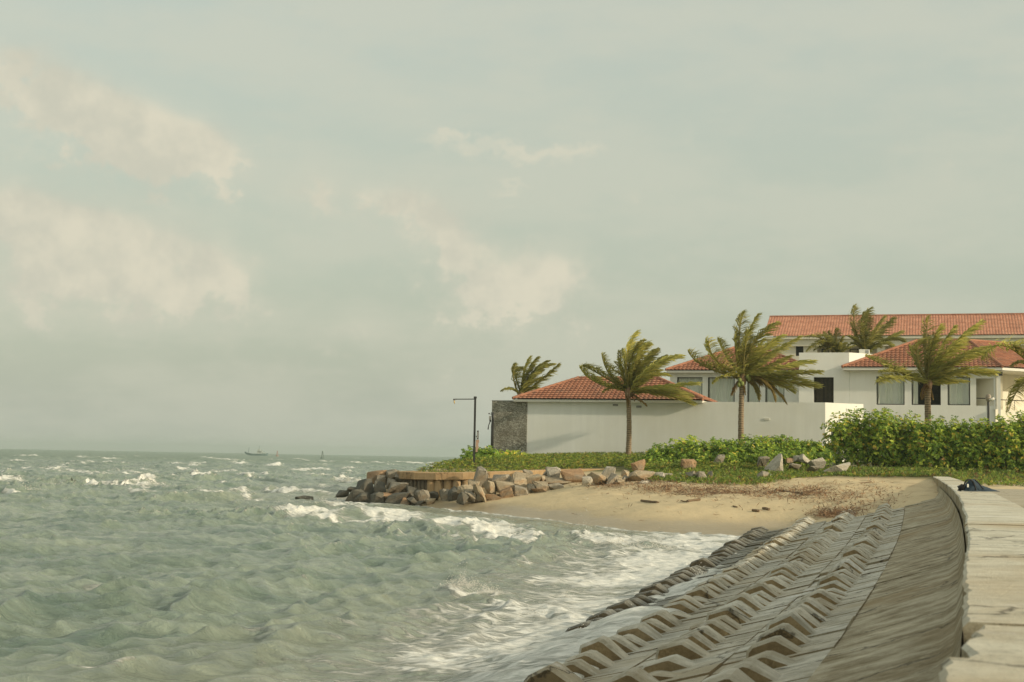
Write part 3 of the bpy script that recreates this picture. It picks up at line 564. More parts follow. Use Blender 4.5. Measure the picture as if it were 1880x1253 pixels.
Z1 = [(520,155,760,330,2),(790,150,1000,300,0),(640,230,790,350,0),(780,270,930,400,0),(920,220,1090,360,0),(350,290,620,520,3),(620,310,770,490,3),(60,440,230,525,3),(220,390,350,450,3),(210,440,460,590,3),(340,480,540,610,3),(830,330,1130,490,0),(560,470,760,630,3),(740,480,920,580,2),(790,470,1090,620,3),(820,590,1010,660,0),(990,550,1140,650,2),(1080,540,1240,650,3),(1080,380,1230,520,3),(1210,440,1400,590,0),(1200,590,1310,650,3),(1350,560,1480,640,1),(1370,460,1520,560,3),(1480,350,1650,470,0),(1540,430,1680,600,0),(1680,400,1880,620,3),(1710,380,1870,450,1),(400,390,560,500,3)]
Z2 = [(0,470,150,620,3),(50,370,230,540,1),(0,380,60,470,1),(110,450,250,590,0),(240,370,400,590,1),(260,500,370,600,0),(160,290,310,410,1),(210,110,420,370,0),(370,310,540,490,1),(390,500,610,570,2),(410,250,530,320,1),(520,220,750,340,0),(530,320,800,470,1),(620,400,790,540,2),(760,190,1080,380,1),(760,460,940,530,0),(820,370,1000,510,0),(950,140,1080,200,0),(1000,210,1190,360,1),(1190,230,1280,320,1),(1000,350,1110,460,3),(1090,320,1320,450,1),(1070,420,1290,490,2),(1280,110,1460,260,4),(1200,170,1290,260,0),(1280,250,1600,340,1),(1300,340,1510,440,0),(1510,140,1860,320,2),(1740,240,1880,350,4)]
Z3 = [(0,590,130,690,4),(95,530,350,670,1),(250,450,450,590,4),(350,540,520,680,0),(540,570,660,670,0),(650,510,990,660,1),(690,350,880,530,2),(770,650,960,720,4),(1030,530,1180,640,4),(1170,550,1350,620,4),(1160,645,1230,690,4),(1240,650,1490,720,0),(1420,350,1620,500,2),(1490,510,1620,660,0),(1640,520,1780,680,0),(1790,530,1870,600,0),(1140,440,1190,480,2),(480,620,590,690,1),(880,640,1010,700,0),(1000,600,1090,680,1),(1340,600,1450,680,4),(1380,540,1480,610,0),(560,500,660,580,1),(930,540,1040,620,4),(1600,640,1700,700,1)]
Z4 = [(70,235,190,330,0),(720,225,900,430,4),(620,260,740,380,0),(1060,250,1150,310,4),(1130,230,1270,330,4),(1250,275,1420,380,4),(1220,380,1340,450,0),(1440,330,1720,430,4),(1010,345,1130,400,0),(720,470,790,520,4),(600,440,730,550,0),(0,440,60,540,0),(970,280,1050,330,2)]
ORD = ['first','second','third','fourth','fifth','sixth','seventh','eighth','ninth','tenth','eleventh','twelfth','thirteenth','fourteenth','fifteenth','sixteenth','seventeenth','eighteenth','nineteenth','twentieth']
def boulders():
    items = []
    for Z, ox, oy, sc, zone in ((Z1, 610, 845, 7.833, 0), (Z2, 840, 845, 7.833, 1), (Z3, 1070, 800, 7.833, 2), (Z4, 1300, 800, 6.714, 3)):
        for u0, v0, u1, v1, m in Z: items.append((ox + u0 / sc, oy + v0 / sc, ox + u1 / sc, oy + v1 / sc, m, zone))
    items.append((545, 911, 574, 921, 3, 4))
    rows = {}
    for k, (x0, y0, x1, y1, m, zone) in enumerate(items):
        cx = (x0 + x1) / 2
        if zone == 4: Y = 66.0
        elif zone == 0: Y = np.interp(y1, [880, 927], [63.4, 59.6]) + np.interp(cx, [610, 700, 760], [3.5, 1.2, 0])
        elif zone == 1: Y = np.interp(y1, [868, 925], [61.6, 57.6])
        elif zone == 2: Y = np.interp(y1, [862, 892], [61.8, 57.3])
        else: Y = np.interp(y1, [845, 882], [63.6, 58.2])
        p0 = aty(x0, y1, Y); p1 = aty(x1, y0, Y); w = (p1.x - p0.x) * 1.27; h = (p1.z - p0.z) * 1.3; d = (w * .55 + h * .5) * 1.1
        c = aty(cx, (y0 + y1) / 2, Y); c.z -= h * (.03 if zone < 2 else .07)
        me = rock_mesh(100 + k, RM[m], w, d, h, random.uniform(-1, 1)); o = link('boulder', me); o.location = c; o.rotation_euler = (0, 0, 0)
        tier = ('water' if y1 > 917 else 'middle' if y1 > 900 else 'top') if zone < 2 else ('lower' if y1 > (886 if zone == 2 else 862) else 'upper')
        rows.setdefault((zone, tier), []).append((cx, o, RN[m], w, h))
    ZN = {0: 'at the sea end', 1: 'below the ledge', 2: 'along the grassy bank', 3: 'below the low hedge'}
    for (zone, tier), L_ in rows.items():
        L_.sort(key=lambda a: a[0])
        for i, (cx, o, cn, w, h) in enumerate(L_):
            if zone == 4: tag(o, 'lone dark rock breaking the surf off the point', 'boulder', 'boulders of the rock bank'); continue
            sh = 'tall' if h > w * 1.05 else 'flat' if h < w * .5 else 'large' if w > .9 else 'angular'
            tag(o, f'{sh} {cn} boulder, {ORD[i]} from left in {tier} row {ZN[zone]}', 'boulder', 'boulders of the rock bank')
boulders()

# ------------------------------------------------------------------ villas and hotel, all on one grid turned 16.5 degrees
def tiled_plane(mb, P0, ua, uv, nrm, aL0, aR0, aL1, aR1, length, course=.29, period=.24, samp=.06, amp=.03):
    """P0 origin on the eave, ua along, uv up the slope; a-range shrinks from (aL0,aR0) to (aL1,aR1) over length"""
    nC = max(1, round(length / course)); grid = np.arange(aL0, aR0 + samp, samp); prev = None
    for c in range(nC):
        for e in (0, 1):
            v = length * (c + e) / nC; f = v / length; l = aL0 + (aL1 - aL0) * f; r = aR0 + (aR1 - aR0) * f
            a = np.clip(grid, l, r); w = amp * np.abs(np.sin(np.pi * a / period)) ** .8 + (.055 if e == 0 else .012)
            row = [P0 + ua * float(x) + uv * v + nrm * float(z) for x, z in zip(a, w)]
            n = len(mb.v); mb.v += [tuple(p) for p in row]
            if e == 0 and prev is not None:
                for i in range(len(row) - 1): mb.f.append((prev + i, prev + i + 1, n + i + 1, n + i)); mb.mi.append(0)
            if e == 1:
                for i in range(len(row) - 1):
                    if a[i + 1] - a[i] > 1e-5 or True: mb.f.append((n - len(row) + i, n - len(row) + i + 1, n + i + 1, n + i)); mb.mi.append(0)
            prev = n
def hip_roof(parent, off, a0, a1, b0, b1, ze, pitch=25, hipL=True, hipR=True, fascia=.13, eave_mat=None, course=.29, amp=.03):
    """roof over the rectangle a0..a1 x b0..b1 (grid coordinates), eave height ze"""
    tp = math.tan(R(pitch)); hw = (b1 - b0) / 2; zr = ze + hw * tp; L = hw / math.cos(R(pitch)); cp, sp = math.cos(R(pitch)), math.sin(R(pitch))
    il = hw if hipL else 0; ir = hw if hipR else 0; m = MB(); V = Vector; ln = a1 - a0
    o = V(off)
    tiled_plane(m, V((a0, b0, ze)) - o, V((1, 0, 0)), V((0, cp, sp)), V((0, -sp, cp)), 0, ln, il, ln - ir, L, course, amp=amp)
    tiled_plane(m, V((a1, b1, ze)) - o, V((-1, 0, 0)), V((0, -cp, sp)), V((0, sp, cp)), 0, ln, ir, ln - il, L, course, samp=.15, amp=amp)
    if hipL: tiled_plane(m, V((a0, b1, ze)) - o, V((0, -1, 0)), V((cp, 0, sp)), V((-sp, 0, cp)), 0, b1 - b0, hw, hw, L, course, amp=amp)
    if hipR: tiled_plane(m, V((a1, b0, ze)) - o, V((0, 1, 0)), V((-cp, 0, sp)), V((sp, 0, cp)), 0, b1 - b0, hw, hw, L, course, amp=amp)
    me = m.mesh('roof', TILE); rf = link('roof', me, parent)
    m = MB(); r0 = V((a0 + il, b0 + hw, zr + .03)) - o; r1 = V((a1 - ir, b0 + hw, zr + .03)) - o; up = V((0, 0, .03))
    def capline(p, q):
        n = max(2, int((q - p).length / .36))
        for i in range(n): m.tube([p.lerp(q, i / n), p.lerp(q, (i + 1.12) / n)], [.085, .10], 7)
    capline(r0, r1)
    if hipL: capline(V((a0, b0, ze + .05)) - o, r0); capline(V((a0, b1, ze + .05)) - o, r0)
    if hipR: capline(V((a1, b0, ze + .05)) - o, r1); capline(V((a1, b1, ze + .05)) - o, r1)
    m.build('ridge_tiles', TILE, rf, kind='stuff')
    m = MB(); i = .05; t = .06; z0, z1 = ze - fascia, ze - .004
    m.box((a0 + i, b0 + i, z0), (a1 - i, b0 + i + t, z1)); m.box((a0 + i, b1 - i - t, z0), (a1 - i, b1 - i, z1)); m.box((a0 + i, b0 + i + t, z0), (a0 + i + t, b1 - i - t, z1)); m.box((a1 - i - t, b0 + i + t, z0), (a1 - i, b1 - i - t, z1))
    m.box((a0 + i + t, b0 + i + t, z0 + .01), (a1 - i - t, b1 - i - t, z0 + .04)); m.build('fascia', TRIM, parent, off=off)
    return zr
def holed(mb, a0, a1, z0, z1, b, holes, depth=.16, conv=None):
    conv = conv or (lambda a, b_, z: (a, b_, z))
    A = sorted({a0, a1, *[h[0] for h in holes], *[h[1] for h in holes]}); Z = sorted({z0, z1, *[h[2] for h in holes], *[h[3] for h in holes]})
    for i in range(len(A) - 1):
        for j in range(len(Z) - 1):
            ca, cz = (A[i] + A[i + 1]) / 2, (Z[j] + Z[j + 1]) / 2
            if any(h[0] < ca < h[1] and h[2] < cz < h[3] for h in holes): continue
            mb.face([conv(A[i], b, Z[j]), conv(A[i + 1], b, Z[j]), conv(A[i + 1], b, Z[j + 1]), conv(A[i], b, Z[j + 1])])
    for h in holes:
        d = h[4] if len(h) > 4 else depth; c = [(h[0], h[2]), (h[1], h[2]), (h[1], h[3]), (h[0], h[3])]
        for i in range(4):
            (p, q), (r, s) = c[i], c[(i + 1) % 4]; mb.face([conv(p, b, q), conv(r, b, s), conv(r, b + d, s), conv(p, b + d, q)])
def window(parent, off, a0, a1, z0, z1, b, curtain=1.0, mull=1, side='both', frame=.05):
    m = MB(); f = frame; d = .06
    m.box((a0, b, z0), (a1, b + d, z0 + f)); m.box((a0, b, z1 - f), (a1, b + d, z1)); m.box((a0, b, z0 + f), (a0 + f, b + d, z1 - f)); m.box((a1 - f, b, z0 + f), (a1, b + d, z1 - f))
    for k in range(1, mull + 1):
        c = a0 + (a1 - a0) * k / (mull + 1); m.box((c - .02, b + .01, z0 + f), (c + .02, b + d - .01, z1 - f))
    w = m.build('window', FRAME, parent, off=off)
    edges = [a0 + f] + [a0 + (a1 - a0) * k / (mull + 1) for k in range(1, mull + 1)] + [a1 - f]
    for k in range(len(edges) - 1):
        m = MB(); l = edges[k] + (.021 if k else .001); r = edges[k + 1] - (.021 if k < len(edges) - 2 else .001); m.box((l, b + .025, z0 + f + .001), (r, b + .032, z1 - f - .001)); m.build('pane', GLASS, w, off=off)
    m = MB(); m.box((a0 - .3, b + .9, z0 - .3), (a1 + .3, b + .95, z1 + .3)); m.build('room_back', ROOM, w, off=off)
    def cur(l, r):
        m = MB(); n = int((r - l) / .04) + 2; P = [(l + (r - l) * i / n, b + .13 + .04 * math.sin(i * 1.05 + math.sin(i * .37) * 2)) for i in range(n + 1)]
        for i in range(n): m.face([(P[i][0], P[i][1], z0 - .1), (P[i + 1][0], P[i + 1][1], z0 - .1), (P[i + 1][0], P[i + 1][1], z1 + .1), (P[i][0], P[i][1], z1 + .1)])
        m.build('curtain', CURT, w, smooth=True, off=off)
    if curtain >= 1: cur(a0, a1)
    elif curtain > 0: cur(a0, a0 + (a1 - a0) * curtain)
    return w
def house(name, a, b, z, **k):
    p = gw(a, b, z); o = empty(name, tuple(p), TH, **k); return o, (a, b, z)
def villas():
    # ---- boundary wall with chamfered end, flush under villa one
    aE = pab(1515, 740, 0)[0]; zt = pab(1300, 738, 0)[1]; o, off = house('boundary_wall', 0, 0, 1.2, label='long white rendered boundary wall behind the palms', cat='wall')
    m = MB(); m.box((0, 0, 1.2), (aE, .25, zt)); m.build('wall', WHITE, o, off=off)
    m = MB(); L = 2.6; c = math.cos(R(45)); P = [(aE + .002, 0), (aE + L * c, L * c), (aE + L * c - .18, L * c + .18), (aE + .002, .25)]
    zt2 = zt + .002
    m.face([(x, y, zt2) for x, y in P])
    for i in range(4): (x, y), (u, v) = P[i], P[(i + 1) % 4]; m.face([(x, y, 1.2), (u, v, 1.2), (u, v, zt2), (x, y, zt2)])
    m.build('end_panel', WHITE, o, off=off)
    for px, py in ((1130, 744), (1173, 747), (1408, 770)):
        a, z = pab(px, py, 0); m = MB(); m.box((a - .14, -.035, z - .055), (a + .14, -.002, z + .055)); m.build('vent', GREY if px < 1400 else TRIM, o, off=off)
    # ---- split-stone pier at the seaward end
    a0 = pab(903, 760, -.05)[0]; a1 = pab(967.5, 760, -.05)[0]; z1 = pab(935, 737, -.05)[1]; o, off = house('stone_pier', a0, -.05, 1.2, label='grey split stone clad wall end left of the white wall', cat='wall')
    m = MB(); m.box((a0, -.05, 1.2), (a1, 3.0, z1)); m.build('wall', STONE, o, off=off)
    m = MB(); m.box((a0 - .01, -.06, z1 + .002), (a1 + .01, 3.01, z1 + .05)); m.build('cap', GREY, o, off=off)
    # ---- villa one: low hipped roof just above the wall
    b0 = -.35; a0 = pab(941, 735, b0)[0]; a1 = pab(1291, 737, b0)[0]; ze = pab(1000, 733.5, b0)[1]
    o, off = house('villa', a0, b0, 1.2, label='low villa with red hipped tile roof just above the white wall, nearest the sea', cat='house', group='villas with red tile roofs')
    hip_roof(o, off, a0, a1, b0, b0 + 5.9, ze, 24)
    m = MB(); m.box((a0 + .6, .3, 1.2), (a1 - .5, b0 + 5.5, ze - .1)); m.build('wall', WHITE, o, off=off)
    # ---- villa two behind the middle palm
    b0 = 12.0; a0 = pab(1222, 684, b0)[0]; a1 = pab(1500, 684, b0)[0]; ze = pab(1300, 680.5, b0)[1]
    o, off = house('villa', a0, b0, 1.2, label='two storey villa with red hipped roof behind the middle palm', cat='house', group='villas with red tile roofs')
    hip_roof(o, off, a0, a1, b0, b0 + 7.4, ze, 24)
    b = b0 + .55; zc = ze - .11; al = pab(1230, 700, b)[0]; ar = a1 - .5; H = []
    wz0, wz1 = pab(1300, 747, b)[1], pab(1300, 693, b)[1]; xs = [(1243, 1289.5), (1299.5, 1349), (1372, 1395), (1405, 1440)]
    for l, r in xs: H.append((pab(l, 700, b)[0], pab(r, 700, b)[0], wz0, wz1))
    m = MB(); holed(m, al, ar, 1.2, zc, b, H); m.face([(al, b, 1.2), (al, b + 6.3, 1.2), (al, b + 6.3, zc), (al, b, zc)]); m.face([(ar, b, 1.2), (ar, b + 6.3, 1.2), (ar, b + 6.3, zc), (ar, b, zc)]); m.face([(al, b + 6.3, 1.2), (ar, b + 6.3, 1.2), (ar, b + 6.3, zc), (al, b + 6.3, zc)]); m.build('wall', WHITE, o, off=off)
    for h in H: window(o, off, h[0], h[1], h[2], h[3], b + .10, 1.0, 0)
    # ---- villa three with its flat-topped block
    b = 9.4; a0 = pab(1467, 648, b)[0]; a1 = pab(1559, 648, b)[0]; zt = pab(1510, 647.7, b)[1]
    o, off = house('villa', a0, b, 1.2, label='two storey villa with flat white block and red hipped roof behind the right palm', cat='house', group='villas with red tile roofs')
    wz = (pab(1512, 742, b)[1], pab(1512, 693, b)[1]); H = [(pab(1494, 700, b)[0], pab(1530.5, 700, b)[0], *wz)]
    m = MB(); holed(m, a0, a1, 1.2, zt, b, H); L = 3.2 * math.cos(R(45)); P = [(a1, b), (a1 + L, b + L), (a1 + L, b + 6), (a0, b + 6), (a0, b)]
    m.face([(x, y, zt) for x, y in P])
    for i in range(4): (x, y), (u, v) = P[i], P[i + 1]; m.face([(x, y, 1.2), (u, v, 1.2), (u, v, zt), (x, y, zt)])
    m.build('block', WHITE, o, off=off)
    window(o, off, *H[0], b + .10, .0, 1); 
    wn = [c for c in o.children if c.name.startswith('window')][0]; m = MB()
    for k in range(14): x = H[0][0] + .1 + k * .075; m.box((x, b + .3, wz[0]), (x + .035, b + .34, wz[1] - .05))
    m.build('blind', simple('brown_blind', (.16, .13, .09)), wn, off=off)
    a, z = pab(1586, 648, b + 1.8); m = MB(); m.box((a - .28, b + 2.0, zt + .003), (a + .02, b + 2.6, zt + .34)); m.box((a + .021, b + 2.03, zt + .003), (a + .30, b + 2.57, zt + .33)); m.box((a + .06, b + 2.02, zt + .06), (a + .26, b + 2.029, zt + .28), 1); m.build('roof_unit', [TRIM, GREY], o, off=off)
    # main body
    be = b - .55; e0 = pab(1546, 678, be)[0]; e1 = pab(1841, 677, be)[0]; ze = pab(1700, 675, be)[1]; tp = math.tan(R(24)); cp, sp = math.cos(R(24)), math.sin(R(24)); hw = 4.1; V = Vector; of = V(off)
    m = MB(); Ls = hw / cp; wgw = 9.0
    rt = hw * math.tan(R(22.5))
    tiled_plane(m, V((e0, be, ze)) - of, V((1, 0, 0)), V((0, cp, sp)), V((0, -sp, cp)), 0, e1 - e0, hw, e1 - e0 - rt, Ls)
    ca, sa = math.cos(R(45)), math.sin(R(45)); ua = V((ca, sa, 0)); uv = V((-sa * cp, ca * cp, sp)); nn = V((sa * sp, -ca * sp, cp))
    tiled_plane(m, V((e1, be, ze)) - of, ua, uv, nn, 0, wgw, rt, wgw - hw, Ls)
    tiled_plane(m, V((e0, be + 2 * hw, ze)) - of, V((0, -1, 0)), V((cp, 0, sp)), V((-sp, 0, cp)), 0, 2 * hw, hw, hw, Ls)
    q = [V((e0 + hw, be + hw, ze + hw * tp)), V((e1 - rt, be + hw, ze + hw * tp)), V((e1 - rt, be + 2 * hw, ze)), V((e0, be + 2 * hw, ze))]; m.face([x - of for x in q])
    pw = V((e1, be, ze)) + ua * wgw; pr = pw + V((-sa * hw, ca * hw, hw * tp)) - ua * hw; q = [V((e1 - rt, be + hw, ze + hw * tp)), pr, pw + V((-sa * 2 * hw, ca * 2 * hw, 0)), V((e1 - rt, be + 2 * hw, ze))]; m.face([x - of for x in q]); m.face([x - of for x in (pw, pw + V((-sa * 2 * hw, ca * 2 * hw, 0)), pr)])
    rf = m.build('roof', TILE, o)
    m = MB(); cr = V((0, 0, .05))
    def capl(p, q_):
        n = max(2, int((q_ - p).length / .36))
        for i in range(n): m.tube([p.lerp(q_, i / n) - of + cr, p.lerp(q_, (i + 1.1) / n) - of + cr], [.085, .1], 7)
    rl, rr = V((e0 + hw, be + hw, ze + hw * tp)), V((e1 - rt, be + hw, ze + hw * tp)); capl(V((e0, be, ze)), rl); capl(rl, rr); capl(V((e1, be, ze)), rr); capl(rr, pr); m.build('ridge_tiles', TILE, rf, kind='stuff')
    m = MB(); zf = ze - .15; m.box((e0 + .03, be + .03, zf), (e1 - .02, be + .09, ze - .004)); m.face([(e0 + .03, be + .09, zf + .01), (e1, be + .09, zf + .01), (e1 - .3, be + 1.2, zf + .01), (e0 + .03, be + 1.2, zf + .01)])
    def cw(s, d, z): p = V((e1, be, 0)) + ua * s + V((-sa * d, ca * d, 0)); return (p.x, p.y, z)
    m.face([cw(0, .03, zf), cw(wgw, .03, zf), cw(wgw, .03, ze - .004), cw(0, .03, ze - .004)]); m.face([cw(0, .03, zf), cw(wgw, .03, zf), cw(wgw, 2.6, zf), cw(0, 2.6, zf)])
    m.build('fascia', TRIM, o, off=off)
    zc = zf + .005; wl = a1 + .03; wr = pab(1836, 700, b)[0]; z0 = 1.2; H = []; zw0, zw1 = pab(1635, 743.5, b)[1], pab(1635, 691.5, b)[1]
    for l, r in ((1609, 1660.5), (1673.5, 1727), (1739.5, 1781)): H.append((pab(l, 700, b)[0], pab(r, 700, b)[0], zw0, zw1))
    ho = (pab(1792, 700, b)[0], pab(1826, 700, b)[0], zw0 - .02, pab(1800, 695, b)[1], 1.6); m = MB(); holed(m, wl, wr, z0, zc, b, H + [ho]); 
    m.face([(wl, b, z0), (wl, b + 5, z0), (wl, b + 5, zc), (wl, b, zc)]); m.build('wall', WHITE, o, off=off)
    window(o, off, *H[0], b + .10, 1.0, 0); window(o, off, *H[1], b + .10, .22, 1); window(o, off, *H[2], b + .10, 1.0, 0)
    m = MB(); m.box((ho[0] - .3, b + 1.62, ho[2] - .4), (ho[1] + .5, b + 1.7, ho[3] + .3)); m.build('loggia_back', CREAM, o, off=off)
    window(o, off, ho[0] + .25, ho[0] + .62, ho[2] - .2, ho[3] - .1, b + 1.55, 0, 0); window(o, off, ho[0] + .75, ho[1] + .05, ho[2] - .2, ho[3] - .1, b + 1.55, 0, 0)
    m = MB(); zr = pab(1800, 731.5, b)[1]; m.tube([(ho[0], b + .1, zr), (ho[1], b + .1, zr)], .03, 6); m.build('railing', FRAME, o, off=off)
    # chamfered balcony wing to the right
    ci = lambda s, d, z: cw(s, d, z)
    zs0 = pab(1838, 752, b)[1]; m = MB(); P0 = .55
    for s0, s1, zz0, zz1 in ((0.0, 9.0, z0, zs0),): m.face([ci(s0, P0, zz0), ci(s1, P0, zz0), ci(s1, P0, zz1), ci(s0, P0, zz1)]); m.face([ci(s0, P0, zz1), ci(s1, P0, zz1), ci(s1, 2.4, zz1), ci(s0, 2.4, zz1)])
    m.face([ci(-.4, 2.4, z0), ci(9, 2.4, z0), ci(9, 2.4, zc), ci(-.4, 2.4, zc)]); m.face([ci(0.1, P0, zs0), ci(0.1, 2.4, zs0), ci(.1, 2.4, zc), ci(.1, P0, zc)]); m.build('balcony_wall', CREAM, o, off=off)
    m = MB(); zt_ = pab(1845, 694, b)[1]
    for s0, s1, mt in ((.75, 1.2, 1), (1.2, 1.32, 0), (.68, .75, 0)): m.face([ci(s0, 2.36, zs0 + .02), ci(s1, 2.36, zs0 + .02), ci(s1, 2.36, zt_), ci(s0, 2.36, zt_)], mt)
    m.face([ci(.68, 2.36, zt_), ci(1.32, 2.36, zt_), ci(1.32, 2.36, zt_ + .06), ci(.68, 2.36, zt_ + .06)]); m.build('door', [FRAME, DOORW], o, off=off)
    m = MB(); zr = pab(1845, 734, b)[1]; m.tube([ci(.1, P0 + .08, zr), ci(9, P0 + .08, zr)], .028, 6)
    for s in (1.6, 3.2, 4.8): m.tube([ci(s, P0 + .08, zs0), ci(s, P0 + .08, zr)], .015, 5)
    m.build('railing', FRAME, o, off=off)
    m = MB(); m.box((wr - .34, b - .02, z0), (wr + .02, b + .34, zc)); m.build('column', WHITE, o, off=off)
    m = MB(); c = cw(.22, .35, zc - .18); m.box((c[0] - .09, c[1] - .09, c[2] - .12), (c[0] + .09, c[1] + .09, c[2] + .1)); m.build('speaker_box', DARK, o, off=off)
    # ---- hotel behind
    b = 60.0; a0 = pab(1413, 616, b)[0]; a1 = pab(2090, 616, b)[0]; ze = pab(1600, 617, b)[1]
    o, off = house('hotel', a0, b, 1.2, label='long cream hotel with orange tiled roof behind the villas', cat='hotel')
    pt = 25; hw = 5.0; a00 = pab(1449, 625, b + .6)[0]
    # gable-ended tiled roof whose left end leans outwards at the ridge
    m = MB(); V = Vector; cp, sp = math.cos(R(pt)), math.sin(R(pt)); of = V(off); L = hw / cp
    ridge_a = pab(1413, 583, b + hw)[0]; eave_a = pab(1447, 617, b)[0]
    tiled_plane(m, V((eave_a, b, ze)) - of, V((1, 0, 0)), V((0, cp, sp)), V((0, -sp, cp)), min(0, ridge_a - eave_a), a1 - eave_a, min(0, ridge_a - eave_a), a1 - eave_a, L, .36, .26, .065, .04)
    m.face([V(p) - of for p in ((ridge_a, b + hw, ze + hw * math.tan(R(pt))), (a1, b + hw, ze + hw * math.tan(R(pt))), (a1, b + 2 * hw, ze), (ridge_a, b + 2 * hw, ze))])
    rf = m.build('roof', TILE_HAZED, o); m = MB(); m.tube([V((ridge_a, b + hw, ze + hw * math.tan(R(pt)) + .04)) - of, V((a1, b + hw, ze + hw * math.tan(R(pt)) + .04)) - of], .13, 7); m.build('ridge_tiles', TILE, rf)
    e_a = min(ridge_a, eave_a)
    m = MB(); m.box((e_a + .05, b + .05, ze - .25), (a1, b + .3, ze - .005)); m.box((e_a + .25, b + .302, ze - .9), (a1, b + .6, ze - .252)); m.build('cornice', CREAM, o, off=off)
    bw = b + .6; wl = e_a + .45; zc = ze - .5; H = [(pab(1461, 640, bw)[0], pab(1475, 640, bw)[0], pab(1468, 654, bw)[1], pab(1468, 632, bw)[1])]
    dk = [(1500, 1530), (1545, 1610), (1625, 1690), (1705, 1775), (1787, 1809), (1815, 1870), (1885, 1960), (1975, 2040)]; zl = pab(1600, 668, bw)[1]; zh = pab(1600, 633, bw)[1]
    B = [(pab(l, 640, bw)[0], pab(r, 640, bw)[0], zl, zh, 1.8) for l, r in dk]
    m = MB(); holed(m, wl, a1, 1.2, zc, bw, H + B); m.face([(wl, bw, 1.2), (wl, bw + 9, 1.2), (wl, bw + 9, zc), (wl, bw, zc)]); m.build('wall', CREAM, o, off=off)
    window(o, off, *H[0], bw + .1, 0, 1, frame=.09)
    for h in B:
        m = MB(); m.box((h[0], bw + 1.82, h[2]), (h[1], bw + 1.9, h[3])); m.build('balcony_back', CREAM, o, off=off)
        w_ = (h[1] - h[0]) * .4; window(o, off, h[0] + w_ * .5, h[0] + w_ * 1.6, h[2], h[3] - .25, bw + 1.72, 0, 1, frame=.07)
    # ---- small meter box with a flat cap by the wall end
    p = aty(1536, 800, 68.5); o = empty('meter_box', (p.x, p.y, 1.8), TH, label='small grey box with flat cap half hidden by the tall hedge', cat='utility box'); m = MB(); m.box((-.25, -.2, 0), (.25, .2, aty(1536, 789, 68.5).z - 1.8)); m.build('body', GREY, o)
    m = MB(); z = aty(1536, 789, 68.5).z - 1.797; m.box((-.42, -.3, z), (.42, .3, z + .06)); m.build('cap', GREY, o)
villas()

# ------------------------------------------------------------------ leaves
LEAF = leafmat('hedge_leaf', .5); FRND = leafmat('palm_leaf', .55); GRASS = leafmat('ground_leaf', .3)
def norm(v): return v / np.maximum(np.linalg.norm(v, axis=-1, keepdims=True), 1e-9)
def leaves(base, direc, length, width, cols, curl=.0, axis=None):
    """diamond leaves as two-quad strips; arrays of shape (n,3)"""
    n = len(base); up = (np.tile([0, 0, 1.], (n, 1)) if axis is None else axis) + rng.normal(0, .35, (n, 3)); side = norm(np.cross(direc, up)); L = length[:, None]; Wd = width[:, None]
    down = np.array([0, 0, -1.]) * curl
    p0 = base; p1 = base + direc * L * .55 + side * Wd; p2 = base + (direc + down) * L; p3 = base + direc * L * .55 - side * Wd
    V = np.stack([p0, p1, p2, p3], 1).reshape(-1, 3); Q = np.arange(4 * n).reshape(n, 4); return V, Q, np.repeat(cols, 4, axis=0)
G_DARK = np.array([.08, .13, .025]); G_MID = np.array([.18, .255, .042]); G_LITE = np.array([.33, .37, .06]); G_YEL = np.array([.42, .33, .06]); G_OLD = np.array([.22, .13, .05])
def palette(n, w):
    P = np.stack([G_DARK, G_MID, G_LITE, G_YEL, G_OLD]); k = rng.choice(5, n, p=np.array(w) / sum(w)); return P[k] * rng.uniform(.75, 1.25, (n, 1))
STEM = simple('shrub_stem', (.12, .085, .05), .85)
